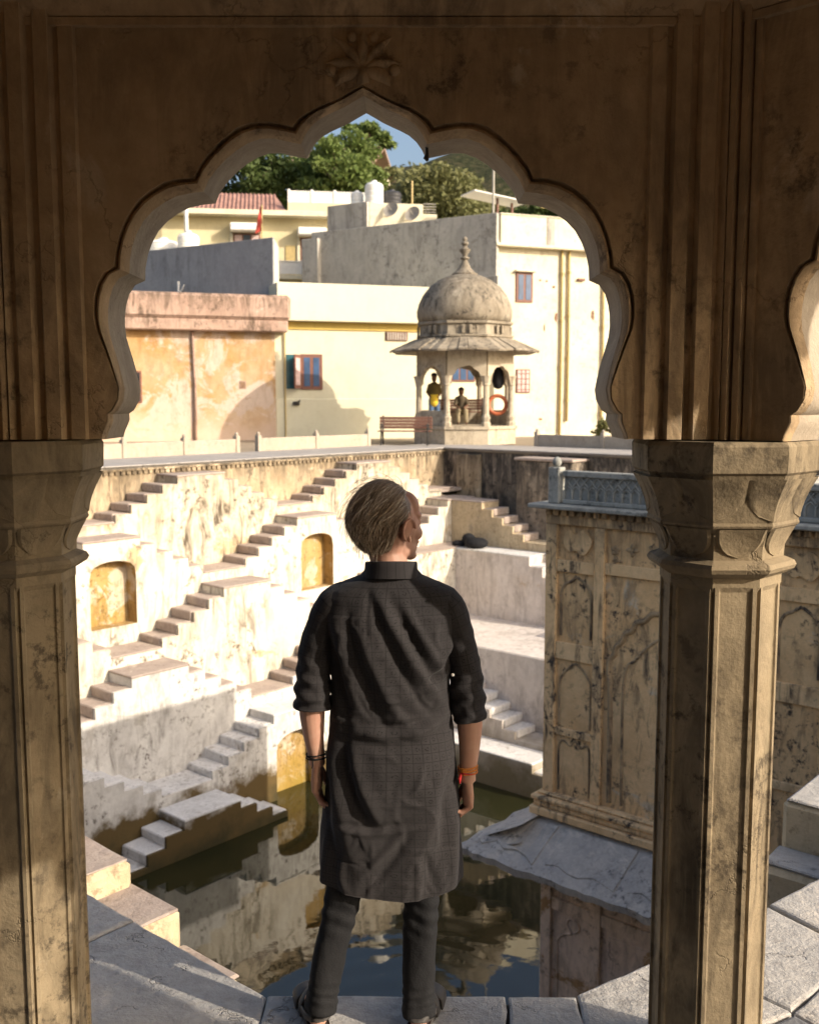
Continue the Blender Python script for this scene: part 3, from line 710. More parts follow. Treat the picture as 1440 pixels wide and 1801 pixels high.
for (fx, fz) in ((.91, .36), (1.12, .38), (1.38, .42), (1.705, .38), (2.05, .42), (2.3, .38), (2.5, .36)):
    b = MB()
    for k in range(5 if fx != 1.12 else 4):
        n_ = 5 if fx != 1.12 else 4; a = math.pi/2 + 2*math.pi*k/n_; L = .085 if n_ == 4 else .065
        leaf(b, tf, (fx, fz), a, L, .03, .05, .026)
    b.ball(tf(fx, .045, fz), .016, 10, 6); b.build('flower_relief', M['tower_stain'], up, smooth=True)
b = MB()
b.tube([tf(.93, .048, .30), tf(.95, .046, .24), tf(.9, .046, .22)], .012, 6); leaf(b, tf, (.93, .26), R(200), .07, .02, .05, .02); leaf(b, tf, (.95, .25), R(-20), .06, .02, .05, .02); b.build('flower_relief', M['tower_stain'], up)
# wavy panel above the slab edge, base mouldings
for z0, z1, y in ((-2.94, -2.84, -.13), (-2.838, -2.76, -.085), (-2.758, -2.70, -.115), (-2.698, -2.66, -.05)):
    b = MB(); b.bbox(-.0 - abs(y)*.8, TD, y, .06, z0, z1, .015, tf); b.build('base_moulding', M['tower_trim'], up)
# stone ledge and railing on top
b = MB(); b.bbox(-.16, TD + .2, -.16, TQ, TZ - .008, TZ + .045, .012, tf, jit=.0); b.build('ledge', M['rail'], tower)
b = MB(); b.box(-.1, TD + .1, .2, TQ - .05, TZ + .047, TZ + .055, tf); b.build('roof_floor', M['white'], tower)
rail = MB(); rail.bbox(.02, .17, .0, .15, TZ + .046, 1.27, .012, tf); rp = rail.build('railing_post', M['rail'], tower)
b = MB(); b.ball(tf(.095, .075, 1.33), (.055, .055, .06), 14, 8); b.build('post_ball', M['rail'], rp, smooth=True)
for (d0, d1) in ((.20, 1.62), (1.80, 3.22), (3.40, 4.82)):
    b = MB(); b.bbox(d1 + .015, d1 + .165, .0, .15, TZ + .046, 1.27, .012, tf); b.build('railing_post', M['rail'], tower)
    pn = MB(); pn.bbox(d0, d1, .075, .10, TZ + .046, 1.21, .004, tf); p_ = pn.build('railing_panel', M['rail'], tower)
    for (z0, z1) in ((TZ + .048, TZ + .10), (1.165, 1.235)):
        b = MB(); b.bbox(d0, d1, .03, .145, z0, z1, .01, tf); b.build('rail', M['rail'], p_)
    la = MB(); per = .1085; z0, zm, z1 = TZ + .10, 1.035, 1.166
    for k in range(13):
        x = d0 + .005 + k * per; xc = x + per/2
        la.tube([tf(x, .062, zm), tf(x + per, .062, z1)], .0095, 5); la.tube([tf(x + per, .062, zm), tf(x, .062, z1)], .0095, 5)
        la.bbox(x - .011, x + .011, .045, .076, z0, zm - .03, .004, tf)
        la.tube([tf(x, .062, zm - .04), tf(x + .016, .062, zm - .012), tf(xc, .062, zm + .016), tf(x + per - .016, .062, zm - .012), tf(x + per, .062, zm - .04)], .010, 5)
    la.build('lattice', M['rail'], p_)
# sloping slab (chajja) between the storeys, with a broken, uneven rim
b = MB(); e = .78
def rim(d, y, z, k):
    return tf(d, y, z)
N_ = 60; top_in, top_out, bot_out, bot_in = [], [], [], []
path = []
for i in range(14): t = i/13; path.append((-e + 0*t, 2.6 - (2.6 + e)*t))
for i in range(1, N_): t = i/(N_-1); path.append((-e + (TD + e)*t, -e))
rr = np.random.default_rng(3)
for i, (d, y) in enumerate(path):
    j = rr.normal(0, .016) - (.05 if rr.random() < .13 else 0.); j2 = rr.normal(0, .012)
    od, oy = (d + abs(j), y) if i < 13 else ((d + abs(j), y + abs(j)) if i == 13 else (d, y + abs(j)))
    top_out.append(tf(od, oy, -3.34 + j2*.6)); bot_out.append(tf(od + (.02 if i < 14 else 0), oy + (.0 if i < 13 else .02), -3.43 + j2))
    ind = (.03, y) if i < 13 else ((.03, .03) if i == 13 else (max(d, .03), .03))
    top_in.append(tf(ind[0], ind[1], -2.945)); bot_in.append(tf(ind[0], ind[1], -3.16))
mid = [tuple((np.array(a)*.45 + np.array(c)*.55) + np.array([0, 0, rr.normal(.012, .008)])) for a, c in zip(top_in, top_out)]
b.loft([top_in, mid, top_out, bot_out, bot_in], closed=False, cap=False); b.build('chajja', M['chajja'], tower)
for i in range(5):               # flaked lime crust still lying on the slab, leaving a lower broken border
    d0 = -.58 + i*1.05; pts = []
    o_ = lambda d, y: tf(d, y, -2.945 - .395*min(1, max(0, -y, -d)/e) + .016)
    outer = [(d0 + k*.15, -.60 + rr.normal(0, .035)) for k in range(7)]; inner = [(d0 + .9, -.12), (d0 + .0, -.12)]
    P = outer + inner; q = MB(); n = len(P)
    q.add([o_(*p) for p in P] + [tuple(np.array(o_(*p)) - np.array([0, 0, .02])) for p in P], [tuple(range(n))] + [(k, (k+1) % n, (k+1) % n + n, k + n) for k in range(n)])
    q.build('lime_crust', M['chajja'], tower)
# lower storey relief
for d0, d1 in ((0, .15), (.70, .84), (2.6, 2.74)): trect('pilaster', d0, d1, -8, -3.30, 0, .07, 'tower_low', low)
for d0, d1 in ((.15, .70), (.84, 2.6)):
    trect('moulding', d0 + .002, d1 - .002, -4.14, -3.985, .01, .07, 'tower_low', low, .006)
    trect('moulding', d0 + .002, d1 - .002, -3.72, -3.3, .01, .07, 'tower_low', low, .006)
fl = [(.84 + .25 + .42*k, z) for k in range(4) for z in (0,)]
relief('wave_relief', [(.17, -3.75), (.22, -3.82), (.28, -3.78), (.3, -3.9), (.38, -3.86), (.45, -3.93), (.55, -3.86), (.69, -3.9)], .022, .03, 'tower_low', low)
for k in range(5):
    x = .86 + k*.26; relief('wave_relief', [(x, -3.74), (x + .03, -3.86), (x + .10, -3.80), (x + .13, -3.94), (x + .18, -3.84), (x + .24, -3.75)], .022, .03, 'tower_low', low)
relief('vine_relief', [(.23, -5.6), (.225, -4.7), (.235, -4.52), (.33, -4.42), (.42, -4.38), (.36, -4.28), (.40, -4.2), (.5, -4.22), (.53, -4.3), (.47, -4.36)], .016, .022, 'tower_low', low, n=90)
for d0, d1 in ((.93, 1.7), (1.8, 2.5)): trect('panel', d0, d1, -6.6, -4.22, .03, .07, 'tower_low', low, .01)
# ---------------------------------------------------------------- far side: parapets, chhatri, bench, people
M['parapet'] = plaster('parapet_plaster', (.45, .39, .32), (.39, .335, .27), (.24, .2, .16), .3, .5, bump=.3, scale=1.5)
M['chhatri'] = plaster('chhatri_stone', (.38, .33, .255), (.28, .235, .175), (.055, .048, .04), .9, 1.0, (.44, .39, .31), .58, bump=.5, scale=1.2, top=(6.2, 2.2, .7))
M['chhatri_pale'] = plaster('chhatri_limewash', (.56, .49, .38), (.46, .39, .29), (.12, .10, .08), .6, .7, bump=.4, scale=1.6)
M['brownwood'] = plain('brown_painted_wood', (.17, .085, .06), .5, .4, var=.25, sc=20)
par_g = 'parapet walls along the far terrace'
def parapet(fr, segs, label, h=.46):
    s0 = segs[0][0]; t = thing('parapet', fr(s0, 0, ZT), label, 'low wall', par_g)
    for (a, b_) in segs:
        b = MB(); b.bbox(a + .07, b_ - .07, -.06, .06, ZT + .052, ZT + h, .012, fr); b.build('panel', M['parapet'], t)
    ends = sorted({round(x, 2) for sg in segs for x in sg})
    for x in ends:
        b = MB(); b.bbox(x - .068, x + .068, -.085, .085, ZT + .052, ZT + h + .09, .015, fr); p = b.build('post', M['parapet'], t)
        b = MB(); b.ball(fr(x, 0, ZT + h + .13), (.055, .055, .06), 10, 6); b.build('knob', M['parapet'], p, smooth=True)
    return t
pf1 = lambda s, n, z: w1(s, -TW - .05 + n, z); pf2 = lambda s, n, z: w2(s, -TW - .05 + n, z)
parapet(pf1, [(-16.6, -14.2), (-14.2, -11.9), (-11.9, -9.9), (-9.9, -8.0), (-8.0, -6.2)], 'low pale parapet wall with posts in front of the orange building')
parapet(pf1, [(-5.4, -3.1), (-3.1, -.8)], 'low pale parapet wall with posts in front of the window with open shutters')
parapet(pf2, [(1.8, 4.2), (4.2, 6.8), (6.8, 9.4), (9.4, 12)], 'low shaded parapet wall right of the domed kiosk')

CX, CY = 1.92, 36.3
kio = thing('kiosk', (CX, CY, ZT), 'domed stone kiosk on slim columns with a tall finial, far corner', 'kiosk')
co = lambda r, z, n=8, rot=22.5: [(CX + r*math.cos(R(rot) + 2*math.pi*j/n), CY + r*math.sin(R(rot) + 2*math.pi*j/n), z) for j in range(n)]
b = MB(); b.loft([co(1.9, ZT + .03), co(1.9, ZT + .55), co(1.96, ZT + .56), co(1.96, ZT + .66)]); b.build('plinth', M['chhatri_pale'], kio)
KZ = ZT + .66
RK = 1.72
for j in range(8):
    a = R(22.5 + 45*j); c = (CX + RK*math.cos(a), CY + RK*math.sin(a))
    k = lambda r, z: [(c[0] + r*math.cos(a + math.pi*i/4), c[1] + r*math.sin(a + math.pi*i/4), z) for i in range(8)]
    b = MB(); b.loft([k(.17, KZ), k(.17, KZ + .12), k(.13, KZ + .16), k(.16, KZ + .3), k(.11, KZ + .42), k(.10, KZ + 1.35), k(.13, KZ + 1.4), k(.12, KZ + 1.44), k(.17, KZ + 1.62), k(.2, KZ + 1.7)]); b.build('column', M['chhatri_pale'], kio)
    # scalloped arch between this column and the next
    a2 = R(22.5 + 45*(j+1)); c2 = (CX + RK*math.cos(a2), CY + RK*math.sin(a2)); mid = ((c[0]+c2[0])/2, (c[1]+c2[1])/2)
    dx = np.array([c2[0]-c[0], c2[1]-c[1]]); L = np.linalg.norm(dx); dx /= L; ny = np.array([dx[1], -dx[0]])
    fr = frame((mid[0], mid[1], KZ), dx, ny); hw = L/2
    arc = []
    for m in range(25):
        t = math.pi*m/24; r = .5 + .035*abs(math.sin(t*4.5)); arc.append((-(r+.0)*math.cos(t)*1.0, 1.42 + .62*r/.53*math.sin(t)))
    poly = [(-hw, 1.40), (-hw, 2.62), (hw, 2.62), (hw, 1.40)] + arc[::-1]
    b = MB(); b.prism(poly, -.08, .08, lambda p, q, t: fr(p, t, q)); b.build('arch', M['chhatri_pale'], kio)
    if j in (1, 2, 3, 0, 4, 7):    # low seat walls between the columns, open at the front
        b = MB(); b.bbox(-hw + .12, hw - .12, -.06, .06, .005, .52, .015, fr); b.build('seat_wall', M['chhatri_pale'], kio)
ea = MB(); ea.loft([co(1.70, KZ + 2.60), co(2.62, KZ + 2.50), co(2.64, KZ + 2.56), co(1.72, KZ + 2.98)]); eo = ea.build('eaves', M['chhatri'], kio)
for j in range(48):                 # stone slats of the eaves
    a = 2*math.pi*(j + .5)/48; f = math.cos(math.pi/8) / math.cos(((a - 0) % (math.pi/4)) - math.pi/8) if True else 1
    f = math.cos(math.pi/8) / math.cos((a % (math.pi/4)) - math.pi/8); ca, sa = math.cos(a), math.sin(a)
    b = MB(); q = lambda r, wd, z: (CX + ca*r - sa*wd, CY + sa*r + ca*wd, z)
    r0, r1 = 1.76*f, 2.68*f; wa, wb_ = .105, .16
    b.add([q(r0, -wa, KZ + 2.99), q(r0, wa, KZ + 2.99), q(r1, wb_, KZ + 2.585), q(r1, -wb_, KZ + 2.585), q(r0, -wa, KZ + 2.94), q(r0, wa, KZ + 2.94), q(r1, wb_, KZ + 2.53), q(r1, -wb_, KZ + 2.53)],
          [(0,1,2,3), (7,6,5,4), (0,4,5,1), (1,5,6,2), (2,6,7,3), (3,7,4,0)]); b.build('eave_slab', M['chhatri'], eo)
b = MB(); b.loft([co(1.72, KZ + 2.9), co(1.74, KZ + 3.0), co(1.80, KZ + 3.02), co(1.80, KZ + 3.08), co(1.68, KZ + 3.1), co(1.66, KZ + 3.42), co(1.76, KZ + 3.46), co(1.76, KZ + 3.54), co(1.62, KZ + 3.56)]); dr = b.build('drum', M['chhatri'], kio)
for j in range(40):
    a = 2*math.pi*(j+.5)/40; f = math.cos(math.pi/8) / math.cos((a % (math.pi/4)) - math.pi/8)
    b = MB(); fr = frame((CX + 1.665*f*math.cos(a), CY + 1.665*f*math.sin(a), KZ), (-math.sin(a), math.cos(a)), (math.cos(a), math.sin(a)))
    b.bbox(-.055, .055, -.03, .035, 3.12, 3.41, .012, fr); b.build('drum_rib', M['chhatri'], dr)
dome = [(1.60, 3.55), (1.66, 3.75), (1.665, 3.95), (1.60, 4.2), (1.46, 4.5), (1.22, 4.8), (.9, 5.03), (.6, 5.16), (.42, 5.21)]
b = MB(); b.lathe(dome, (CX, CY, KZ), 40); b.build('dome', M['chhatri'], kio, smooth=True)
fin = [(.44, 5.18), (.46, 5.24), (.36, 5.30), (.22, 5.44), (.13, 5.62), (.09, 5.72), (.16, 5.76), (.16, 5.80), (.08, 5.84), (.10, 5.92), (.19, 6.02), (.2, 6.08), (.10, 6.14), (.07, 6.2), (.13, 6.26), (.12, 6.32), (.06, 6.36), (.09, 6.42), (.07, 6.48), (.01, 6.52)]
b = MB(); b.lathe(fin, (CX, CY, KZ), 20); fo = b.build('finial', M['chhatri'], kio, smooth='auto')
b = MB()
for j in range(14):
    a = 2*math.pi*j/14; leaf(b, lambda x, y, z, a=a: (CX + math.cos(a)*(.30 - z*1.15 - y) - math.sin(a)*x, CY + math.sin(a)*(.30 - z*1.15 - y) + math.cos(a)*x, KZ + 5.32 + z), (0, .0), R(-90), .17, .07, 0, .03)
b.build('finial_petals', M['chhatri'], fo)

def bench(loc, rz, label, name='bench', L=1.75):
    t = thing(name, loc, label, 'bench'); ca, sa = math.cos(rz), math.sin(rz)
    fr = frame(loc, (ca, sa), (-sa, ca))
    for k in range(4): b = MB(); b.bbox(-L/2, L/2, -.24 + k*.12, -.14 + k*.12, .43, .47, .008, fr); b.build('seat_slat', M['brownwood'], t)
    for k in range(4): b = MB(); b.bbox(-L/2, L/2, .26 + k*.02, .30 + k*.02, .52 + k*.1, .61 + k*.1, .008, fr); b.build('back_slat', M['brownwood'], t)
    for sx in (-1, 1):
        x = sx*(L/2 - .12); b = MB()
        b.tube([fr(x, -.28, 0), fr(x, -.2, .08), fr(x, -.24, .25), fr(x, -.2, .42)], .028, 6); b.tube([fr(x, .32, 0), fr(x, .26, .12), fr(x, .22, .42), fr(x, .31, .7), fr(x, .36, .95)], .028, 6)
        b.tube([fr(x, -.2, .42), fr(x, .22, .42)], .024, 6); b.tube([fr(x, -.24, .42), fr(x, -.28, .6), fr(x, -.18, .68), fr(x, .28, .66)], .024, 6); b.build('leg_frame', M['iron'], t)
    return t
# the bench faces the well
b_ = bench((-.15, 33.6, ZT + .085), R(-6), 'brown slatted bench standing on the terrace left of the domed kiosk')
bench((CX - .1, CY + .95, KZ + .004), 0, 'dark slatted bench inside the domed kiosk under the seated person', L=1.9)

# life ring, hanging clothes
M['orange'] = plain('orange_plastic', (.40, .11, .045), .5, .4)
ring = MB(); P = [(math.cos(2*math.pi*k/28)*.31, 0, math.sin(2*math.pi*k/28)*.31) for k in range(29)]
rc = (CX + 1.13, CY - .55, KZ + .72); ring.tube([(rc[0]+p[0], rc[1]+p[1], rc[2]+p[2]) for p in P], .07, 10)
tag(ring.build('life_ring', M['orange'], smooth=True), 'orange life ring propped in the right bay of the kiosk', 'life ring')
cl = MB(); hx = (CX + 1.15, CY - .6, KZ + 1.62)
cl.loft([[(hx[0] + math.cos(a)*r*(1 + .25*math.sin(3*a + q)), hx[1] + math.sin(a)*r*.6, hx[2] + q) for a in np.linspace(0, 2*math.pi, 14, endpoint=False)] for q, r in ((.5, .03), (.38, .12), (.15, .17), (-.1, .19), (-.3, .14), (-.36, .04))])
tag(cl.build('hanging_clothes', M['blackcloth'], smooth=True), 'dark clothes hanging in the right bay of the kiosk', 'clothes')

# two small figures in the kiosk
def figure(joints, rads, voxel=.028):
    b = MB()
    for path, r in zip(joints, rads): b.tube(path, r, 12); b.ball(path[0], r[0], 10, 8); b.ball(path[-1], r[-1], 10, 8)
    V_, F_ = fuse(b, voxel, 3); return V_, F_
def person_far(o, label, pose, skin, top, trous):
    x, y, z = o; f = lambda a, b, c: (x + a, y + b, z + c)
    if pose == 'stand':
        J = [([f(0, 0, 1.62), f(0, 0, 1.72)], [.095, .10]), ([f(0, .01, 1.42), f(0, 0, 1.6)], [.06, .055]),
             ([f(-.16, .02, 1.40), f(-.235, .03, 1.12), f(-.14, -.12, .98)], [.055, .045, .035]), ([f(.16, .02, 1.40), f(.235, .03, 1.12), f(.14, -.12, .98)], [.055, .045, .035]),
             ([f(-.16, .02, 1.38), f(.16, .02, 1.38)], [.06, .06]), ([f(0, 0, .95), f(0, .0, 1.15), f(0, 0, 1.36)], [.14, .13, .14]),
             ([f(-.09, 0, .9), f(-.11, -.01, .5), f(-.12, 0, .09)], [.10, .07, .05]), ([f(.09, 0, .9), f(.12, .01, .5), f(.15, 0, .09)], [.10, .07, .05]),
             ([f(-.12, .02, .05), f(-.13, -.14, .035)], [.045, .035]), ([f(.15, .02, .05), f(.17, -.14, .035)], [.045, .035])]
        cl = [('shirt', top, [([f(0, 0, .93), f(0, 0, 1.15), f(0, 0, 1.37)], [.165, .155, .16]), ([f(-.16, .02, 1.39), f(.16, .02, 1.39)], [.075, .075]), ([f(-.16, .02, 1.39), f(-.225, .03, 1.16)], [.072, .066]), ([f(.16, .02, 1.39), f(.225, .03, 1.16)], [.072, .066])]),
              ('trousers', trous, [([f(0, 0, .86), f(0, 0, .97)], [.155, .15]), ([f(-.09, 0, .88), f(-.11, -.01, .5), f(-.12, 0, .12)], [.115, .09, .075]), ([f(.09, 0, .88), f(.12, .01, .5), f(.15, 0, .12)], [.115, .09, .075])]),
              ('waist_cloth', 'yellow', [([f(0, 0, .80), f(0, 0, 1.02)], [.178, .172])])]
    else:
        J = [([f(0, -.06, 1.13), f(0, -.07, 1.22)], [.095, .10]), ([f(0, .0, .95), f(0, -.05, 1.12)], [.06, .055]),
             ([f(-.16, .0, .93), f(-.23, -.12, .70), f(-.08, -.34, .60)], [.055, .045, .035]), ([f(.16, 0, .93), f(.23, -.12, .70), f(.08, -.34, .60)], [.055, .045, .035]),
             ([f(-.16, 0, .92), f(.16, 0, .92)], [.06, .06]), ([f(0, .06, .5), f(0, .05, .7), f(0, .0, .9)], [.15, .13, .14]),
             ([f(-.09, .05, .5), f(-.13, -.38, .5), f(-.13, -.40, .09)], [.10, .075, .05]), ([f(.09, .05, .5), f(.15, -.38, .5), f(.16, -.36, .09)], [.10, .075, .05]),
             ([f(-.13, -.4, .05), f(-.14, -.55, .035)], [.045, .035]), ([f(.16, -.36, .05), f(.18, -.5, .035)], [.045, .035])]
        cl = [('shirt', top, [([f(0, .06, .5), f(0, .05, .7), f(0, .0, .92)], [.175, .155, .155]), ([f(-.16, 0, .93), f(.16, 0, .93)], [.075, .075]), ([f(-.16, 0, .93), f(-.22, -.1, .72)], [.072, .065]), ([f(.16, 0, .93), f(.22, -.1, .72)], [.072, .065])]),
              ('trousers', trous, [([f(-.09, .05, .5), f(-.13, -.38, .5), f(-.13, -.40, .12)], [.115, .095, .075]), ([f(.09, .05, .5), f(.15, -.38, .5), f(.16, -.36, .12)], [.115, .095, .075])])]
    root = thing('person', o, label, 'person')
    V_, F_ = figure([j for j, _ in J], [r for _, r in J]); q = MB(); q.v = [tuple(p) for p in V_]; q.f = F_; q.build('body', M[skin], root, smooth=True)
    for nm, mt, js in cl:
        V_, F_ = figure([j for j, _ in js], [r for _, r in js]); q = MB(); q.v = [tuple(p) for p in V_]; q.f = F_; q.build(nm, M[mt], root, smooth=True)
    hd = J[0][0][1]; q = MB(); q.ball((hd[0], hd[1] + .02, hd[2] + .03), (.108, .112, .095), 14, 10); q.build('hair', M['blackcloth'], root, smooth=True)
M['skin_dark'] = plain('brown_skin', (.16, .085, .05), .55, .3)
M['olive'] = plain('olive_shirt', (.12, .09, .035), .85, .1); M['yellow'] = plain('yellow_cloth', (.70, .50, .06), .8, .1)
M['bluejean'] = plain('blue_denim', (.10, .16, .27), .85, .1); M['browncloth'] = plain('brown_cloth', (.10, .08, .055), .85, .1); M['khaki'] = plain('khaki_cloth', (.30, .25, .16), .85, .1)
person_far((CX - 1.05, CY + .15, KZ + .004), 'person in olive top with yellow waist cloth standing in left bay of kiosk', 'stand', 'skin_dark', 'olive', 'bluejean')
person_far((CX - .06, CY + .82, KZ + .004), 'person in dark brown jacket seated on the bench inside the kiosk', 'sit', 'skin_dark', 'browncloth', 'khaki')
# ---------------------------------------------------------------- buildings behind
M['orangewall'] = plaster('orange_ochre_limewash', (.48, .295, .125), (.54, .395, .25), (.26, .13, .05), .4, .4, (.60, .48, .395), .50, bump=.35, scale=.75,
                          bands=((.6, 1.9, (.66, .50, .40), .75),))
M['pinkcornice'] = plaster('stained_pink_plaster', (.50, .36, .29), (.44, .30, .235), (.10, .07, .05), .95, .7, (.58, .46, .38), .6, bump=.5, scale=1.1, grime=(.42, .6), top=(6.0, 1.0, 1.0))
M['yellowwall'] = plaster('pale_yellow_wall', (.70, .665, .50), (.67, .63, .47), (.45, .40, .25), .12, .15, bump=.12, scale=.7, fine=.08)
M['yellowshadow'] = plaster('shadow_yellow_band', (.62, .47, .14), (.58, .43, .13), (.3, .2, .08), .2, .2, bump=.12, fine=.1)  # shadow below the overhanging parapet is put into this yellow
M['creamwall'] = plaster('cream_wall', (.72, .675, .53), (.66, .605, .455), (.34, .24, .14), .28, .35, (.62, .52, .33), .66, bump=.25, scale=.9, fine=.12, grime=(.52, .68))
M['greywall'] = plaster('grey_cement_render', (.54, .505, .45), (.46, .43, .38), (.12, .11, .10), .5, .6, (.39, .36, .31), .6, bump=.35, scale=.7)
M['greyblue'] = plaster('grey_blue_render', (.36, .37, .38), (.31, .32, .335), (.13, .13, .135), .5, .3, bump=.3, scale=.7, top=(8.6, .9, .8))
M['houseyellow'] = plaster('warm_yellow_house_wall', (.70, .62, .40), (.66, .58, .37), (.4, .3, .15), .15, .15, bump=.1, fine=.08)
M['redtile'] = plain('red_tile_roof', (.33, .19, .155), .8, .2, var=.3, sc=2.5, bump=.6)
M['brownroof'] = plain('brown_sheet_roof', (.27, .19, .14), .8, .2, var=.2, sc=2)
M['whitepaint'] = plain('white_paint', (.76, .74, .70), .6, .3, var=.06)
M['brownframe'] = plain('brown_window_frame', (.19, .085, .06), .55, .35, var=.2)
M['curtain'] = plain('striped_pale_curtain', (.55, .42, .40), .9, .1, var=.3, sc=14)
M['blacktank'] = plain('black_plastic_tank', (.05, .05, .055), .5, .4); M['tankwhite'] = plain('white_plastic_tank', (.78, .77, .74), .5, .35, var=.05)
M['pipe'] = plain('cream_drain_pipe', (.50, .38, .17), .6, .3); M['brick'] = plain('exposed_red_brick', (.24, .15, .10), .9, .1, var=.35, sc=12, bump=.6)
M['dish'] = plain('dusty_dish_metal', (.34, .31, .27), .6, .3); M['redflag'] = plain('red_flag_cloth', (.34, .06, .045), .85, .1)
def glass_mat(nm, c):
    t = NT(nm); n = t.noise(t.pos(), 2.5, 3); return t.fin(t.mix(t.rng(n, .3, .7), tuple(x*.6 for x in c), c), .12, .6)
M['blueglass'] = glass_mat('blue_tinted_glass', (.06, .12, .24)); M['darkglass'] = glass_mat('dark_glass', (.03, .035, .04)); M['tealglass'] = glass_mat('teal_glass', (.05, .16, .19))

def fac(o, ang, s=1., dz=0.):      # x along, y away, z up; s enlarges the building
    d = (math.cos(R(ang))*s, math.sin(R(ang))*s); g = frame((o[0], o[1], dz), d, (-d[1], d[0])); return lambda x, y, z: g(x, y, z*s)
def fb(fr, name, x0, x1, y0, y1, z0, z1, mat, par, bev=.015):
    b = MB(); b.bbox(x0, x1, y0, y1, z0, z1, bev, fr); return b.build(name, M[mat], par)
def window(fr, par, x0, x1, z0, z1, y, panes=2, frame_m='brownframe', pane_m='blueglass', fw=.07, shelf=False):
    w = fb(fr, 'window', x0, x1, y - .05, y + .04, z0, z1, frame_m, par, .01)
    pw = (x1 - x0 - fw*(panes+1)) / panes
    for k in range(panes):
        a = x0 + fw + k*(pw + fw); fb(fr, 'pane', a, a + pw, y - .062, y - .045, z0 + fw, z1 - fw, pane_m if isinstance(pane_m, str) else pane_m[k], w, .004)
    if shelf:
        fb(fr, 'lintel', x0 - .08, x1 + .08, y - .2, y + .02, z1 + .005, z1 + .075, 'creamwall', w)
    return w

# orange building with heavy stained cornice
f = fac((-10.5, 38.), 18); t = thing('building', f(1, 1, ZT), 'orange ochre building with a heavy stained pink cornice, far left', 'building')
fb(f, 'wall', -7, 5.62, 0, 5, .40, 4.8, 'orangewall', t)
c = fb(f, 'cornice', -7, 6.05, -.45, 3, 4.58, 5.0, 'pinkcornice', t, .04); fb(f, 'cornice', -7, 6.16, -.52, 3, 5.003, 5.95, 'pinkcornice', t, .12)
b = MB(); b.tube([f(2.53, -.07, .5), f(2.56, -.07, 2.6), f(2.50, -.07, 4.57)], .06, 8); b.build('drain_pipe', M['pinkcornice'], t, smooth=True)
fb(f, 'vent', 4.22, 4.48, -.012, .02, 2.43, 2.73, 'pinkcornice', t, .004); fb(f, 'vent', 4.26, 4.44, -.018, .02, 2.46, 2.69, 'brick', t, .004)
window(f, t, -.3, .62, 1.91, 3.08, 0., 2, pane_m='darkglass')

# pale yellow building
t = thing('building', f(9, 1, ZT), 'pale yellow flat-roofed building with an open brown shuttered window, behind the kiosk', 'building')
fb(f, 'wall', 5.625, 14.55, .12, 3, .40, 5.0, 'yellowwall', t)
fb(f, 'parapet', 5.66, 14.6, -.32, 2.6, 5.03, 6.46, 'yellowwall', t); fb(f, 'band', 5.64, 14.57, .06, 2.8, 4.72, 5.028, 'yellowshadow', t)
fb(f, 'base_course', 5.63, 14.5, .07, .6, .41, 2.06, 'yellowwall', t, .02)
w = window(f, t, 6.62, 7.49, 2.41, 3.78, .12, 2, fw=.13)
sh = MB(); sh.bbox(0, .55, -.02, .02, 2.45, 3.75, .008, lambda x, y, z: f(6.62 - x*.62 - y*.78, .06 - x*.78 + y*.62, z)); sh.build('shutter', M['brownframe'], w)
sh = MB(); sh.bbox(.09, .46, -.028, .028, 2.58, 3.62, .004, lambda x, y, z: f(6.62 - x*.62 - y*.78, .06 - x*.78 + y*.62, z)); sh.build('shutter_panel', M['curtain'], w)
fb(f, 'pane', 6.06, 6.42, .1, .115, 2.44, 3.76, 'tealglass', w, .004)
for x in (6.0, 5.9): pass
b = MB(); b.tube([f(6.0, .05, .5), f(6.0, .05, 4.7)], .035, 6); b.build('drain_pipe', M['pipe'], t)
v = fb(f, 'vent', 10.09, 10.99, .05, .13, 4.36, 4.70, 'brownframe', t, .01)
for k in range(8): fb(f, 'louvre', 10.13 + k*.105, 10.19 + k*.105, .03, .049, 4.38, 4.68, 'greywall', v, .004)
window(f, t, 12.85, 13.9, 2.75, 3.6, .12, 3, pane_m='blueglass')
b = MB(); b.bbox(6.3, 6.55, -.05, .09, 1.80, 1.95, .02, f); b.tube([f(6.42, -.05, 1.9), f(6.5, -.3, 1.98)], .03, 6); b.build('wall_lamp', M['iron'], t)

# tall cream building with drain pipes
q = (3.48, 42.54); f2 = fac(q, 22); f3 = fac(q, 147.6)
t = thing('building', f2(3, 1, ZT), 'tall cream building with brown drain pipes and a blue window, far right', 'building')
b = MB(); d22 = np.array([math.cos(R(22)), math.sin(R(22))]); d147 = np.array([math.cos(R(147.6)), math.sin(R(147.6))]); qq = np.array(q)
b.prism([tuple(qq), tuple(qq + d22*10), tuple(qq + d22*10 + np.array([-2, 8])), tuple(qq + d147*9 + np.array([2, 4])), tuple(qq + d147*9)], .40, 8.2, lambda p, q_, z: (p, q_, z)); b.build('wall', M['creamwall'], t)
fb(f2, 'ledge', -.12, 10.1, -.38, .3, 8.205, 8.33, 'creamwall', t, .02)
fb(f2, 'parapet', .22, 10, -.06, .14, 8.335, 9.50, 'creamwall', t); fb(f2, 'parapet_cap', .18, 10.02, -.1, .18, 9.503, 9.56, 'creamwall', t)
fb(f2, 'parapet_pier', 2.35, 2.7, -.08, -.058, 8.34, 9.49, 'greywall', t, .004)
fb(f3, 'side_wall', -.2, 9.2, .06, .26, 6.0, 9.5, 'greywall', t) ; fb(f3, 'side_ledge', -.5, 1.1, .27, .7, 6.35, 6.95, 'greywall', t)
window(f2, t, .96, 1.74, 6.02, 7.24, 0, 2, shelf=True, fw=.1)
w = window(f2, t, 1.02, 1.66, 2.30, 3.28, 0, 3, pane_m='curtain', fw=.05)
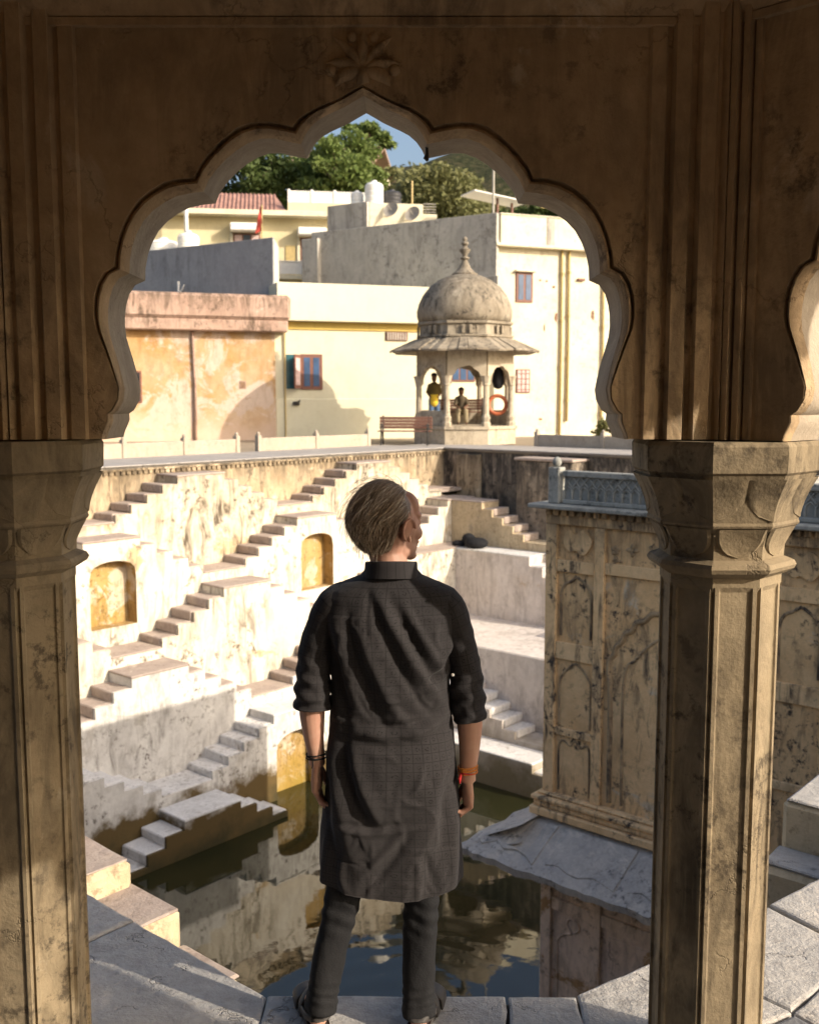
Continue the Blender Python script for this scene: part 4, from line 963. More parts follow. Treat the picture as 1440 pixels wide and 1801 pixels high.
for k in range(4): fb(f2, 'grille_bar', 1.02, 1.66, -.075, -.063, 2.42 + k*.22, 2.45 + k*.22, 'brownframe', w, .003)
for d, z0, z1 in ((3.08, .5, 8.2), (3.42, 1.1, 8.2), (5.12, .5, 7.9)):
    b = MB(); b.tube([f2(d, -.09, z0), f2(d + .03, -.09, (z0+z1)/2), f2(d, -.09, z1)], .055, 8); p = b.build('drain_pipe', M['pipe'], t, smooth=True)
    for k in range(4):
        zz = z0 + (z1 - z0)*(k + .5)/4; b = MB(); b.tube([f2(d + .015, -.09, zz - .06), f2(d + .015, -.09, zz + .06)], .08, 8); b.build('pipe_joint', M['pipe'], p)
def blot(fr, cx, cz, rx, rz, y, mat, par, name):
    P = []
    for k in range(16): a = 2*math.pi*k/16; s = random.uniform(.65, 1.15); P.append((cx + math.cos(a)*rx*s, cz + math.sin(a)*rz*s))
    b = MB(); b.prism(P, y, y - .02, lambda p, q_, t_: fr(p, t_, q_)); b.build(name, M[mat], par)
for (cx, cz, rx, rz) in ((2.88, 5.45, .08, .2), (4.66, 5.6, .08, .22), (2.33, 5.0, .035, .16), (2.1, 6.95, .05, .05), (2.4, 6.93, .05, .05), (2.75, 6.7, .08, .06), (2.2, 1.2, .1, .06), (4.05, 7.05, .06, .05)):
    blot(f2, cx, cz, rx, rz, .004, 'brick', t, 'exposed_brick')
fb(f2, 'spout', 3.86, 4.2, -.12, .02, 7.0, 7.1, 'brownframe', t)
b = MB(); b.tube([f2(.15, .5, 8.2), f2(.15, .5, 11.6)], .05, 6); tag(b.build('pole', M['greywall']), 'thin grey pole on the roof corner of the tall cream building', 'pole')
b = MB(); b.tube([f2(1.6, 3, 8.2), f2(1.6, 3, 10.9)], .06, 6); b.tube([f2(2.4, 3, 8.2), f2(2.3, 3, 10.6)], .06, 6); p = thing('awning', f2(0, 3, 8.2), 'pale sloping sheet awning on posts above the tall cream building', 'awning'); b.build('post', M['brownframe'], p)
b = MB(); b.bbox(.3, 2.9, 2.6, 4.0, 0, .06, .01, lambda x, y, z: f2(x, y, 10.95 - .12*x + z)); b.build('sheet', M['whitepaint'], p)
b = MB(); b.tube([f2(2.2, .2, 9.95), f2(8, .2, 9.98)], .025, 6); tag(b.build('pipe_rail', M['pipe']), 'thin horizontal pipe rail above the parapet of the tall cream building', 'rail')

# grey rooftop block with tanks and dishes
f4 = fac((0, 47.), 10); t = thing('building', f4(-.5, 1, ZT), 'small grey and cream rooftop block carrying white water tanks', 'building')
a0 = np.array(f4(-1.8, 0, 0)[:2]); a1 = np.array(f4(.62, 0, 0)[:2])
b = MB(); b.prism([tuple(a0), tuple(a1), tuple(a1 + np.array([0, 4])), tuple(a0 + d147*2.1 + np.array([0, 3])), tuple(a0 + d147*2.1)], .4, 10.72, lambda p, q_, z: (p, q_, z)); b.build('wall', M['creamwall'], t)
f5 = fac(tuple(a0), 147.6); fb(f5, 'side_wall', .0, 2.2, .03, .2, 6.5, 10.74, 'greywall', t)
fb(f5, 'side_annexe', 2.0, 2.9, .05, 1.2, 6.5, 9.2, 'greywall', t)
fb(f4, 'low_wall', .62, 1.25, 0, 3, .4, 10.3, 'creamwall', t)
for k in range(4): b = MB(); b.tube([f4(.66, .1, 10.4 + k*.12), f4(1.22, .1, 10.4 + k*.12)], .018, 5); b.build('rail', M['greywall'], t)
def tank(c, r, h, mat, label, name='water_tank', ribs=4):
    pr = [(r*.96, 0)]
    for k in range(ribs): z0 = h*.78*k/ribs; z1 = h*.78*(k+1)/ribs; pr += [(r, z0 + .03), (r, z1 - .04), (r*.95, z1 - .015)]
    pr += [(r, h*.8), (r*.8, h*.88), (r*.3, h*.95), (r*.28, h), (.01, h)]
    b = MB(); b.lathe(pr, c, 24); return tag(b.build(name, M[mat], smooth='auto'), label, 'water tank', 'rooftop water tanks')
tank(f4(-1.45, 1.0, 10.73), .42, 1.15, 'tankwhite', 'large white ribbed water tank on the grey rooftop block')
tank(f4(-2.15, 1.6, 10.73), .30, .8, 'tankwhite', 'small white water tank partly behind the larger one, grey rooftop block')
tank(f4(-.58, 1.4, 10.73), .45, .85, 'blacktank', 'black water tank beside the white tanks on the rooftop block')
for (x, z, lb) in ((-.85, 10.35, 'left dusty satellite dish on the cream face below the tanks'), (.12, 10.2, 'right dusty satellite dish on the cream face below the tanks')):
    t = thing('satellite_dish', f4(x, 0, z), lb, 'satellite dish', 'satellite dishes'); b = MB(); rows = []
    ax = Vector((-.45, -.8, .4)).normalized(); e1 = ax.cross(Vector((0, 0, 1))).normalized(); e2 = e1.cross(ax); cc = Vector(f4(x, -.3, z))
    for r in (.02, .15, .27, .36): rows.append([cc + ax*(r*r*.8) + (e1*math.cos(a) + e2*math.sin(a))*r for a in np.linspace(0, 2*math.pi, 20, endpoint=False)])
    b.loft(rows, cap=False); b.build('bowl', M['dish'], t, smooth=True); b = MB(); b.tube([f4(x, .05, z - .2), cc], .03, 6); b.tube([cc, cc + ax*.4], .015, 5); b.build('arm', M['dish'], t)
b = MB(); b.tube([f4(.26, .8, 10.7), f4(.26, .8, 11.9)], .05, 6); tag(b.build('pole', M['pipe']), 'short pale pole standing behind the satellite dishes', 'pole')

# grey-blue shaded wall
p1 = np.array([-14.5, 46.75]); p2 = np.array([-5.30, 40.95]); dv = (p2 - p1)/np.linalg.norm(p2 - p1); fg = frame((p1[0], p1[1], 0), tuple(dv), (-dv[1], dv[0])); Lg = np.linalg.norm(p2 - p1)
t = thing('building', fg(Lg*.6, 1, ZT), 'blank grey-blue rendered side wall behind the orange building', 'building')
b = MB(); b.prism([tuple(p1), tuple(p2), tuple(p2 + np.array([-.12, 2.4])), tuple(p1 + np.array([-.12, 2.4]))], .4, 8.30, lambda p, q_, z: (p, q_, z)); b.build('wall', M['creamwall'], t)
fb(fg, 'side_wall', -.1, Lg - .01, -.06, .05, .4, 8.33, 'greyblue', t, .01)
b = MB(); b.tube([fg(Lg*.55, -.3, 5.9), fg(Lg*.55, -.3, 6.9)], .05, 6); b.tube([fg(Lg*.55, -.3, 6.3), fg(Lg*.58, -.3, 6.75)], .03, 6); tag(b.build('pipe_stub', M['tankwhite']), 'short white pipe stub above the orange building cornice', 'pipe')
tank((-9.75, 46.2, 8.1), .48, 1.3, 'tankwhite', 'white water tank behind the grey-blue wall, nearest the flag')
tank((-11.1, 47.2, 7.9), .75, 1.35, 'tankwhite', 'wide white water tank at the far left behind the grey-blue wall')
tb = fac((-9.75, 45.4), 8); fb(tb, 'tank_base', -.6, .6, 0, 1.4, 6.5, 8.1, 'creamwall', t)

# house with the red roof
fh = fac((-6, 53.), 8); t = thing('house', fh(0, 1, ZT), 'yellow house with red tiled roof, white awnings and balcony', 'house')
fb(fh, 'wall', -9, 4.5, 0, 6, .4, 11.1, 'houseyellow', t); fb(fh, 'eave', -9, 2.7, -.8, .5, 11.105, 11.36, 'creamwall', t)
b = MB(); b.add([fh(-9, -.5, 11.37), fh(-.2, -.5, 11.37), fh(-.75, 2.6, 12.75), fh(-9, 2.6, 12.75), fh(-9, -.5, 11.2), fh(-.2, -.5, 11.2), fh(-.2, 4, 11.2), fh(-9, 4, 11.2), fh(-.75, 3.2, 12.6), fh(-9, 3.2, 12.6)], [(0,1,2,3), (1,6,8,2), (3,2,8,9), (4,5,1,0), (9,8,6,7)]); rf = b.build('roof', M['redtile'], t)
for k in range(40):
    x = -8.95 + k*.21
    if x < -.35: b = MB(); b.tube([fh(x, -.52, 11.385), fh(min(x, -.8) if x > -.75 else x, 2.6, 12.76)], .045, 5); b.build('roof_tile_row', M['redtile'], rf)
fb(fh, 'parapet', -.15, 4.5, -.3, .1, 11.365, 11.86, 'houseyellow', t)
rl = fb(fh, 'railing', -.15, 4.5, -.16, -.10, 11.88, 12.38, 'whitepaint', t, .01)
for k in range(5): fb(fh, 'railing_post', -.15 + k*1.15, .0 + k*1.15, -.2, -.06, 11.862, 12.52, 'whitepaint', rl, .02)
fb(fh, 'railing_cap', -.15, 4.5, -.18, -.08, 12.39, 12.45, 'whitepaint', rl, .01)
for (x0, x1, z0, z1) in ((-2.87, -1.53, 9.0, 10.31), (.47, 1.67, 8.6, 10.16), (2.3, 3.4, 8.6, 10.16)):
    w = window(fh, t, x0, x1, z0, z1, 0, 3, pane_m=['curtain', 'darkglass', 'curtain'])
    fb(fh, 'awning', x0 - .15, x1 + .1, -.7, .05, z1 + .04, z1 + .44, 'whitepaint', w, .06)
    fb(fh, 'jamb', x0 - .17, x0 - .02, -.12, .03, z0, z1 + .03, 'creamwall', w)
bl = fb(fh, 'balcony', -.7, 4.2, -1.3, .02, 7.95, 8.16, 'creamwall', t)
fb(fh, 'railing', -.7, 4.2, -1.24, -1.18, 8.2, 8.78, 'whitepaint', bl, .01)
for k in range(5): fb(fh, 'railing_post', -.72 + k*1.2, -.57 + k*1.2, -1.3, -1.12, 8.165, 8.92, 'whitepaint', bl, .02)
fb(fh, 'railing_cap', -.7, 4.2, -1.27, -1.15, 8.79, 8.85, 'whitepaint', bl, .01)
fb(fh, 'door', -.28, .2, -.05, .02, 8.2, 9.75, 'pipe', t)
b = MB(); b.tube([fh(-5.1, -1.0, 9.5), fh(-5.1, -1.0, 11.6)], .1, 8); b.build('post', M['whitepaint'], t)
t = thing('flag', fh(-1.55, -3, 9), 'red pennant hanging from a pole in front of the yellow house', 'flag')
b = MB(); b.tube([fh(-1.5, -3, 8.0), fh(-1.42, -3, 11.2)], .03, 6); b.build('pole', M['pipe'], t)
b = MB(); n = 10; b.loft([[fh(-1.44 + .02*math.sin(k*1.3), -3 + .05*math.sin(k*.9), 11.15 - k*.13), fh(-1.44 - .08 - k*.028, -3 + .08*math.sin(k*1.1 + 1), 11.1 - k*.14)] for k in range(n)], closed=False, cap=False); b.build('cloth', M['redflag'], t)
# far roof among the trees
fr_ = fac((-5.6, 76.), -14); t = thing('house', fr_(0, 0, 14), 'brown gabled roof peeping out of the trees on the hill', 'house')
fb(fr_, 'wall', -3.2, 3.0, 0, 5, 12, 18.6, 'creamwall', t)
b = MB(); b.prism([(-1.0, 18.6), (2.0, 20.4), (5, 18.6), (5, 18.4), (2, 20.15), (-1, 18.4)], -3.6, 3.4, lambda p, q_, x: fr_(x, p, q_)); b.build('roof', M['brownroof'], t)
# ---------------------------------------------------------------- hill, trees, shrub
def leaf_mat(nm, a, b_, c):
    t = NT(nm); P = t.pos(); n = t.noise(P, 1.2, 4, .6); n2 = t.noise(P, 11, 2)
    col = t.mix(t.rng(n2, .35, .65), t.mix(t.rng(n, .35, .65), a, b_), c); t.fin(col, .6, .25)
    tr = t.n('ShaderNodeBsdfTranslucent'); t.set(tr.inputs[0], col); mx = t.n('ShaderNodeMixShader', {0: .3}); t.t.links.new(t.b.outputs[0], mx.inputs[1]); t.t.links.new(tr.outputs[0], mx.inputs[2]); t.t.links.new(mx.outputs[0], t.out.inputs[0])
    return t.mat
M['leaf_a'] = leaf_mat('bright_green_leaves', (.085, .145, .03), (.12, .18, .04), (.18, .22, .07))
M['leaf_b'] = leaf_mat('olive_green_leaves', (.13, .15, .05), (.17, .18, .065), (.23, .22, .10))
M['leaf_c'] = leaf_mat('dark_green_leaves', (.05, .085, .022), (.07, .11, .03), (.10, .13, .04))
M['bark'] = plain('grey_brown_bark', (.16, .12, .085), .9, .1, var=.3, sc=9, bump=.8)
t = NT('scrub_hillside'); P = t.pos(); n = t.noise(P, .12, 8, .7); n2 = t.noise(P, .55, 6, .7)
col = t.mix(t.rng(n2, .42, .58), t.mix(t.rng(n, .4, .6), (.06, .062, .03), (.12, .10, .06)), (.035, .042, .02)); t.bump(n2, 1., 1.5); M['scrub'] = t.fin(col, .95, .05)
# hillside
b = MB(); nx, ny = 90, 60; X = np.linspace(-420, 420, nx); Y = np.linspace(58, 620, ny); grid = []
for j, y in enumerate(Y):
    row = []
    for i, x in enumerate(X):
        r = 62*math.exp(-((x - 62)/85)**2 - ((y - 330)/120)**2) + 46*math.exp(-((x + 150)/110)**2 - ((y - 330)/130)**2) + 30*math.exp(-((y - 420)/150)**2)
        slope = max(0., min(1., (y - 60)/60.)) * 9.5*math.exp(-((x + 6)/60)**2)
        z = ZT - .5 + r*max(0., min(1., (y - 58)/70)) + slope + 2.2*math.sin(x*.061 + y*.05) * min(1, (y-58)/80) + 1.5*math.sin(x*.17 - y*.11)*min(1, (y-58)/80)
        row.append((x, y, z))
    grid.append(row)
b.loft(grid, closed=False, cap=False); tag(b.build('hill', M['scrub'], smooth=True), kind='structure')

def tree(base, top, rx, rz, mat, label, n=7000, clumps=26, size=.2, seed=1, airy=1.0, name='tree', group='trees on the slope behind the houses'):
    g = np.random.default_rng(seed); base = np.array(base, float); cz = top - rz; c = np.array([base[0], base[1], cz])
    t = thing(name, tuple(base), label, name, group)
    tk = MB(); P = [base, base + np.array([.15, 0, (cz - base[2])*.5]), c - np.array([0, 0, rz*.3])]; h = (top - base[2])
    tk.tube([tuple(p) for p in P], [h*.035 + .05, h*.026 + .04, h*.018 + .03], 8)
    C_ = []
    for k in range(clumps):
        v = g.normal(size=3); v /= np.linalg.norm(v); r = g.uniform(.35, .95) ** .7; p = c + v*r*np.array([rx, rx, rz]); 
        C_.append((p, g.uniform(.22, .42)*min(rx, rz*1.4)))
        tk.tube([tuple(P[2] if k % 2 else P[1] + (P[2]-P[1])*g.uniform(.3, 1)), tuple((P[2] + p)/2 + g.normal(0, .12*rz, 3)), tuple(p)], [.06 + h*.006, .045, .02], 5)
    tk.build('trunk', M['bark'], t)
    vs = []; fs = []; per = n // clumps
    for (p, r) in C_:
        for _ in range(per):
            v = g.normal(size=3); v /= np.linalg.norm(v); q = p + v*r*(g.random() ** .45)*np.array([1.15, 1.15, .8*airy])
            a = g.normal(size=3); a /= np.linalg.norm(a); b2 = np.cross(a, g.normal(size=3)); b2 /= np.linalg.norm(b2); s = size*g.uniform(.5, 1.25)
            k = len(vs); vs += [tuple(q - a*s), tuple(q + b2*s*.42), tuple(q + a*s), tuple(q - b2*s*.42)]; fs.append((k, k+1, k+2, k+3))
    m = MB(); m.v = vs; m.f = fs; m.build('crown', M[mat], t, recalc=False)
    return t
tree((-9.2, 62, 6.5), 16.9, 2.6, 2.0, 'leaf_c', 'dark green tree behind the red roof, leftmost of the trees', 8000, 30, .19, 2)
tree((-6.9, 63.5, 7), 17.2, 2.2, 2.2, 'leaf_a', 'bushy green tree rising directly behind the red roof ridge', 7000, 26, .19, 9)
tree((-4.0, 61, 6.5), 17.3, 2.5, 2.3, 'leaf_a', 'tall bright green leafy tree in front of the gabled roof', 11000, 34, .19, 3)
tree((-2.5, 64, 7.5), 18.6, 1.9, .9, 'leaf_a', 'feathery pale green tree crown reaching against the sky, under the arch apex', 2600, 16, .22, 4, .5)
tree((-.9, 72, 7), 17.6, 2.4, 2.3, 'leaf_b', 'olive tree between the white tanks and the gabled roof', 7000, 26, .2, 5)
tree((2.2, 70, 6), 17.4, 3.2, 2.6, 'leaf_b', 'broad olive green thorn tree behind the satellite dishes', 12000, 40, .2, 6)
tree((5.0, 74, 6), 16.2, 2.4, 2.2, 'leaf_b', 'smaller olive tree right of the thorn tree, below the bare hill', 7000, 26, .2, 8)
tree((9.0, 66, 5), 14.6, 2.6, 1.7, 'leaf_c', 'dark shrubby tree behind the parapet of the tall cream building', 7000, 26, .2, 12)
tree((6.4, 66, 5), 14.4, 1.8, 1.6, 'leaf_c', 'dark low tree beside the pale awning on the roof', 5000, 20, .2, 13)
tree((7.65, 38.6, ZT), 1.55, .75, .55, 'leaf_b', 'small leafy shrub growing behind the parapet, far right', 900, 14, .11, 15, name='shrub', group=None)
# ---------------------------------------------------------------- the standing man
from mathutils import noise as mnoise
def skin_mat():
    t = NT('fair_skin'); P = t.obj(); n = t.noise(P, 9, 4, .6); n2 = t.noise(P, 120, 3, .6)
    col = t.mix(t.rng(n, .35, .65), (.56, .335, .245), (.47, .25, .18)); t.b.inputs['Subsurface Weight'].default_value = .12
    t.b.inputs['Subsurface Radius'].default_value = (.012, .005, .003); t.b.inputs['Subsurface Scale'].default_value = .6
    t.bump(n2, .12, .002); return t.fin(col, .5, .35)
M['skin'] = skin_mat()
def kurta_mat():
    t = NT('black_printed_cotton'); uvn = t.uv(); s = t.n('ShaderNodeSeparateXYZ', {0: uvn}); p = .0275
    fx = t.m('FRACT', t.m('MULTIPLY', s.outputs[0], 1/p)); fy = t.m('FRACT', t.m('MULTIPLY', s.outputs[1], 1/p))
    ax = t.m('ABSOLUTE', t.m('SUBTRACT', fx, .5)); ay = t.m('ABSOLUTE', t.m('SUBTRACT', fy, .5)); mx = t.m('MAXIMUM', ax, ay)
    line = t.rng(mx, .44, .475); r = t.m('SQRT', t.m('ADD', t.m('MULTIPLY', ax, ax), t.m('MULTIPLY', ay, ay)))
    ring = t.m('MULTIPLY', t.rng(r, .10, .14), t.rng(r, .25, .20)); petal = t.rng(t.noise(uvn, 230, 2), .48, .56)
    fade = t.rng(t.noise(uvn, 5., 4), .28, .50)
    pat = t.m('MULTIPLY', t.m('MAXIMUM', t.m('MULTIPLY', line, .7), t.m('MULTIPLY', ring, petal)), fade)
    base = t.mix(t.rng(t.noise(uvn, 3.5, 5), .35, .65), (.034, .031, .0325), (.026, .024, .0255))
    col = t.mix(pat, base, (.009, .008, .009)); wv = t.m('ADD', t.noise(t.map(uvn, (1, .12, 1)), 900, 2), t.noise(t.map(uvn, (.12, 1, 1)), 900, 2))
    col = t.mix(t.m('MULTIPLY', t.rng(wv, .9, 1.2), .35), col, (.055, .050, .051))
    t.b.inputs['Sheen Weight'].default_value = .06; t.b.inputs['Sheen Roughness'].default_value = .5
    t.bump(t.m('ADD', wv, t.m('MULTIPLY', t.noise(uvn, 26, 4), 1.2)), .22, .003); return t.fin(col, .86, .16)
M['kurta'] = kurta_mat()
M['trouser'] = plain('charcoal_trouser_cloth', (.0165, .0165, .018), .85, .18, var=.2, sc=160, bump=.25)
M['sandal'] = plain('dark_grey_rubber', (.055, .05, .047), .6, .3, var=.2, sc=40, bump=.1)
def hair_mat():
    t = NT('greying_brown_hair'); s = t.n('ShaderNodeSeparateXYZ', {0: t.uv()})
    a = t.mix(t.rng(s.outputs[0], .15, .55), (.14, .095, .06), (.34, .25, .165)); col = t.mix(t.rng(s.outputs[0], .72, 1.), a, (.70, .62, .50))
    return t.fin(col, .42, .45)
M['hair'] = hair_mat()

MX, MY = -.062, 3.20
man = thing('person', (MX - .06, MY, 0.002), 'person in a black knee-length kurta seen from behind, head turned right, standing on the ledge', 'person')
TH = R(47); HF = Vector((math.sin(TH), math.cos(TH), 0)); HR = Vector((math.cos(TH), -math.sin(TH), 0)); HC = Vector((-.056, 3.215, 1.672))
hl = lambda a, b, c: HC + HR*a + HF*b + Vector((0, 0, c))
HROT = Matrix(((HR.x, HF.x, 0), (HR.y, HF.y, 0), (0, 0, 1)))
sk = MB()
def ell(c, r, tilt=None):
    rot = HROT if tilt is None else HROT @ Matrix.Rotation(tilt[1], 3, tilt[0]); sk.ball(hl(*c), r, 24, 16, rot)
ell((0, -.015, .028), (.073, .094, .084)); ell((0, .038, -.015), (.063, .058, .088)); ell((0, .034, -.072), (.054, .058, .046)); ell((0, .08, -.104), (.022, .02, .017))
ell((0, .072, .028), (.056, .026, .02)); ell((0, .055, .055), (.058, .035, .05))
for s in (-1, 1):
    ell((s*.043, .06, -.028), (.024, .026, .024)); ell((s*.031, .083, .006), (.014, .012, .012))
    ell((s*.046, .02, -.072), (.014, .035, .03))
    ell((s*.077, -.004, -.012), (.009, .024, .036), ('Y', s*.3))
    hel = []
    for k in range(13):
        a = R(-70 + 250*k/12); hel.append(hl(s*(.088 + .006*math.sin(a*.5)), -.008 - .024*math.cos(a)*1.0, -.008 + .035*math.sin(a)))
    sk.tube(hel, [.0048]*12 + [.0035], 8); sk.ball(hl(s*.079, .004, -.04), (.006, .009, .011), 12, 8)
sk.tube([hl(0, .09, .018), hl(0, .104, -.008), hl(0, .116, -.03), hl(0, .098, -.042)], [.009, .0115, .0145, .009], 10)
for s in (-1, 1): sk.ball(hl(s*.012, .1, -.036), (.009, .011, .008), 10, 8)
sk.ball(hl(0, .093, -.062), (.022, .010, .0065), 14, 8); sk.ball(hl(0, .091, -.073), (.019, .010, .007), 14, 8)
# neck and torso core
sk.tube([hl(0, -.015, -.03), hl(0, -.022, -.09), (-.058, 3.195, 1.53), (-.06, 3.2, 1.45)], [.062, .057, .06, .085], 20)
sk.tube([(-.062, 3.215, 1.42), (-.062, 3.22, 1.2), (-.062, 3.22, .95)], [.08, .075, .075], 20); sk.tube([(-.22, 3.2, 1.425), (.10, 3.2, 1.425)], [.045, .045], 14)
sk.tube([(-.13, 3.215, 1.2), (.01, 3.215, 1.2)], [.07, .07], 14)
# arms
AL = [(-.235, 3.2, 1.42), (-.292, 3.2, 1.28), (-.312, 3.2, 1.11), (-.309, 3.195, 1.0), (-.299, 3.19, .925), (-.297, 3.19, .895)]
AR = [(.11, 3.2, 1.42), (.160, 3.2, 1.28), (.190, 3.2, 1.08), (.193, 3.19, .96), (.187, 3.182, .875), (.187, 3.18, .845)]
for Ap in (AL, AR): sk.tube(spline(Ap, 24), np.interp(np.linspace(0, 1, 24), [0, .25, .55, .68, .86, .95, 1], [.052, .046, .042, .042, .031, .026, .027]), 16)
def hand(w, side, curl, fwd=.0, spread=1.0):
    """side -1 left, +1 right: palm faces the thigh, thumb points forward (away from the camera)"""
    w = Vector(w); down = Vector((0, .03, -1)).normalized(); pn = Vector((-side, .12, 0)).normalized(); th = Vector((.15*-side, 1, 0)).normalized()
    out = []
    bases = [(.027, .086), (.009, .091), (-.009, .087), (-.025, .077)]; Ls = [(.043, .026, .021), (.047, .030, .022), (.043, .027, .022), (.034, .021, .019)]
    for k, ((lat, dn), L) in enumerate(zip(bases, Ls)):
        b0 = w + th*lat*.55 + down*.004; kn = w + th*lat + down*dn - pn*.004
        sk.tube([b0, w + th*lat*.9 + down*dn*.55 - pn*.003, kn], [.0145, .0135, .0105], 10); sk.ball(kn, .0108, 12, 8)
        a = curl[0] + .06*k; p = kn; pts = [p]; rd = [.0102, .0092, .0083, .0068]
        for j in range(3):
            dr = down*math.cos(a) + pn*math.sin(a) + th*lat*.6*spread; dr.normalize(); p = p + dr*L[j]; pts.append(p); a += curl[1+j] if j < 2 else 0
        sk.tube(pts, rd, 10); sk.ball(pts[-1], .0068, 10, 8)
        for q, r in zip(pts[1:3], (.0096, .0086)): sk.ball(q, r, 10, 8)
    t0 = w + th*.018 + down*.012; t1 = t0 + th*.020 + down*.032 + pn*.008; t2 = t1 + th*.006 + down*.034 + pn*.012; t3 = t2 + down*.024 + pn*.010 - th*.004
    sk.tube([t0, t1, t2, t3], [.0145, .0135, .0102, .0075], 10); sk.ball(t1, .0128, 10, 8); sk.ball(t3, .0075, 10, 8)
    sk.ball(w + down*.05 + pn*.004, (.013, .03, .042), 14, 10)
hand(AL[-1], -1, (.30, .35, .35)); hand(AR[-1], 1, (.75, .85, .6))
# legs and feet (inside trousers and sandals)
LEGS = [[(-.145, 3.2, .88), (-.19, 3.195, .60), (-.224, 3.185, .43), (-.268, 3.18, .24), (-.296, 3.17, .09)], [(.02, 3.2, .88), (.036, 3.195, .60), (.040, 3.185, .43), (.032, 3.18, .24), (.027, 3.17, .075)]]
for L in LEGS: sk.tube(spline(L, 16), np.interp(np.linspace(0, 1, 16), [0, .3, .55, .8, 1], [.068, .052, .038, .036, .030]), 14)
FEET = [(Vector((-.297, 3.150, 0)), R(16)), (Vector((.028, 3.145, 0)), R(-14))]
for (h, yaw) in FEET:
    fd = Vector((-math.sin(yaw), math.cos(yaw), 0)); sd_ = Vector((fd.y, -fd.x, 0))
    sk.ball(h + fd*.012 + Vector((0, 0, .047)), (.031, .036, .032), 14, 10); sk.tube([h + fd*.02 + Vector((0, 0, .08)), h + fd*.10 + Vector((0, 0, .058)), h + fd*.18 + Vector((0, 0, .036)), h + fd*.205 + Vector((0, 0, .03))], [.036, .032, .026, .018], 12)
    sk.tube([h + fd*.02 + Vector((0, 0, .045)), h + fd*.12 + sd_*.012 + Vector((0, 0, .035)), h + fd*.18 + sd_*.015 + Vector((0, 0, .032))], [.03, .028, .022], 12)
    for k in range(5): o = (k - 2)*.016; sk.tube([h + fd*.17 + sd_*o + Vector((0, 0, .032)), h + fd*(.222 - abs(k-1)*.008) + sd_*o*1.15 + Vector((0, 0, .029))], [.011, .0085], 8); sk.ball(h + fd*(.222 - abs(k-1)*.008) + sd_*o*1.15 + Vector((0, 0, .029)), .0085, 8, 6)
    sk.tube([h + fd*.015 + Vector((0, 0, .05)), h + fd*.02 + Vector((0, 0, .12))], [.03, .034], 12)
Vb, Fb = fuse(sk, .0036, 3, .45)
q = MB(); q.v = [tuple(p) for p in Vb]; q.f = Fb; body = q.build('body', M['skin'], man, smooth=True)

# ---- kurta: body, sleeves and collar, with drawn-in folds
KZ_ = [1.535, 1.512, 1.490, 1.468, 1.445, 1.40, 1.35, 1.27, 1.18, 1.09, 1.0, .9, .8, .7, .62, .55, .495]
KL = [-.138, -.158, -.215, -.262, -.283, -.287, -.280, -.262, -.250, -.251, -.259, -.268, -.276, -.285, -.292, -.296, -.298]
KR = [.022, .042, .095, .142, .161, .164, .158, .145, .129, .133, .143, .153, .160, .165, .168, .169, .170]
KB = [3.138, 3.128, 3.118, 3.108, 3.100, 3.088, 3.082, 3.085, 3.098, 3.105, 3.094, 3.082, 3.080, 3.086, 3.092, 3.096, 3.098]
KF = [3.262, 3.275, 3.29, 3.305, 3.315, 3.325, 3.33, 3.33, 3.33, 3.33, 3.33, 3.33, 3.33, 3.33, 3.33, 3.33, 3.33]
def K(tab, z): return float(np.interp(-z, [-a for a in KZ_], tab))
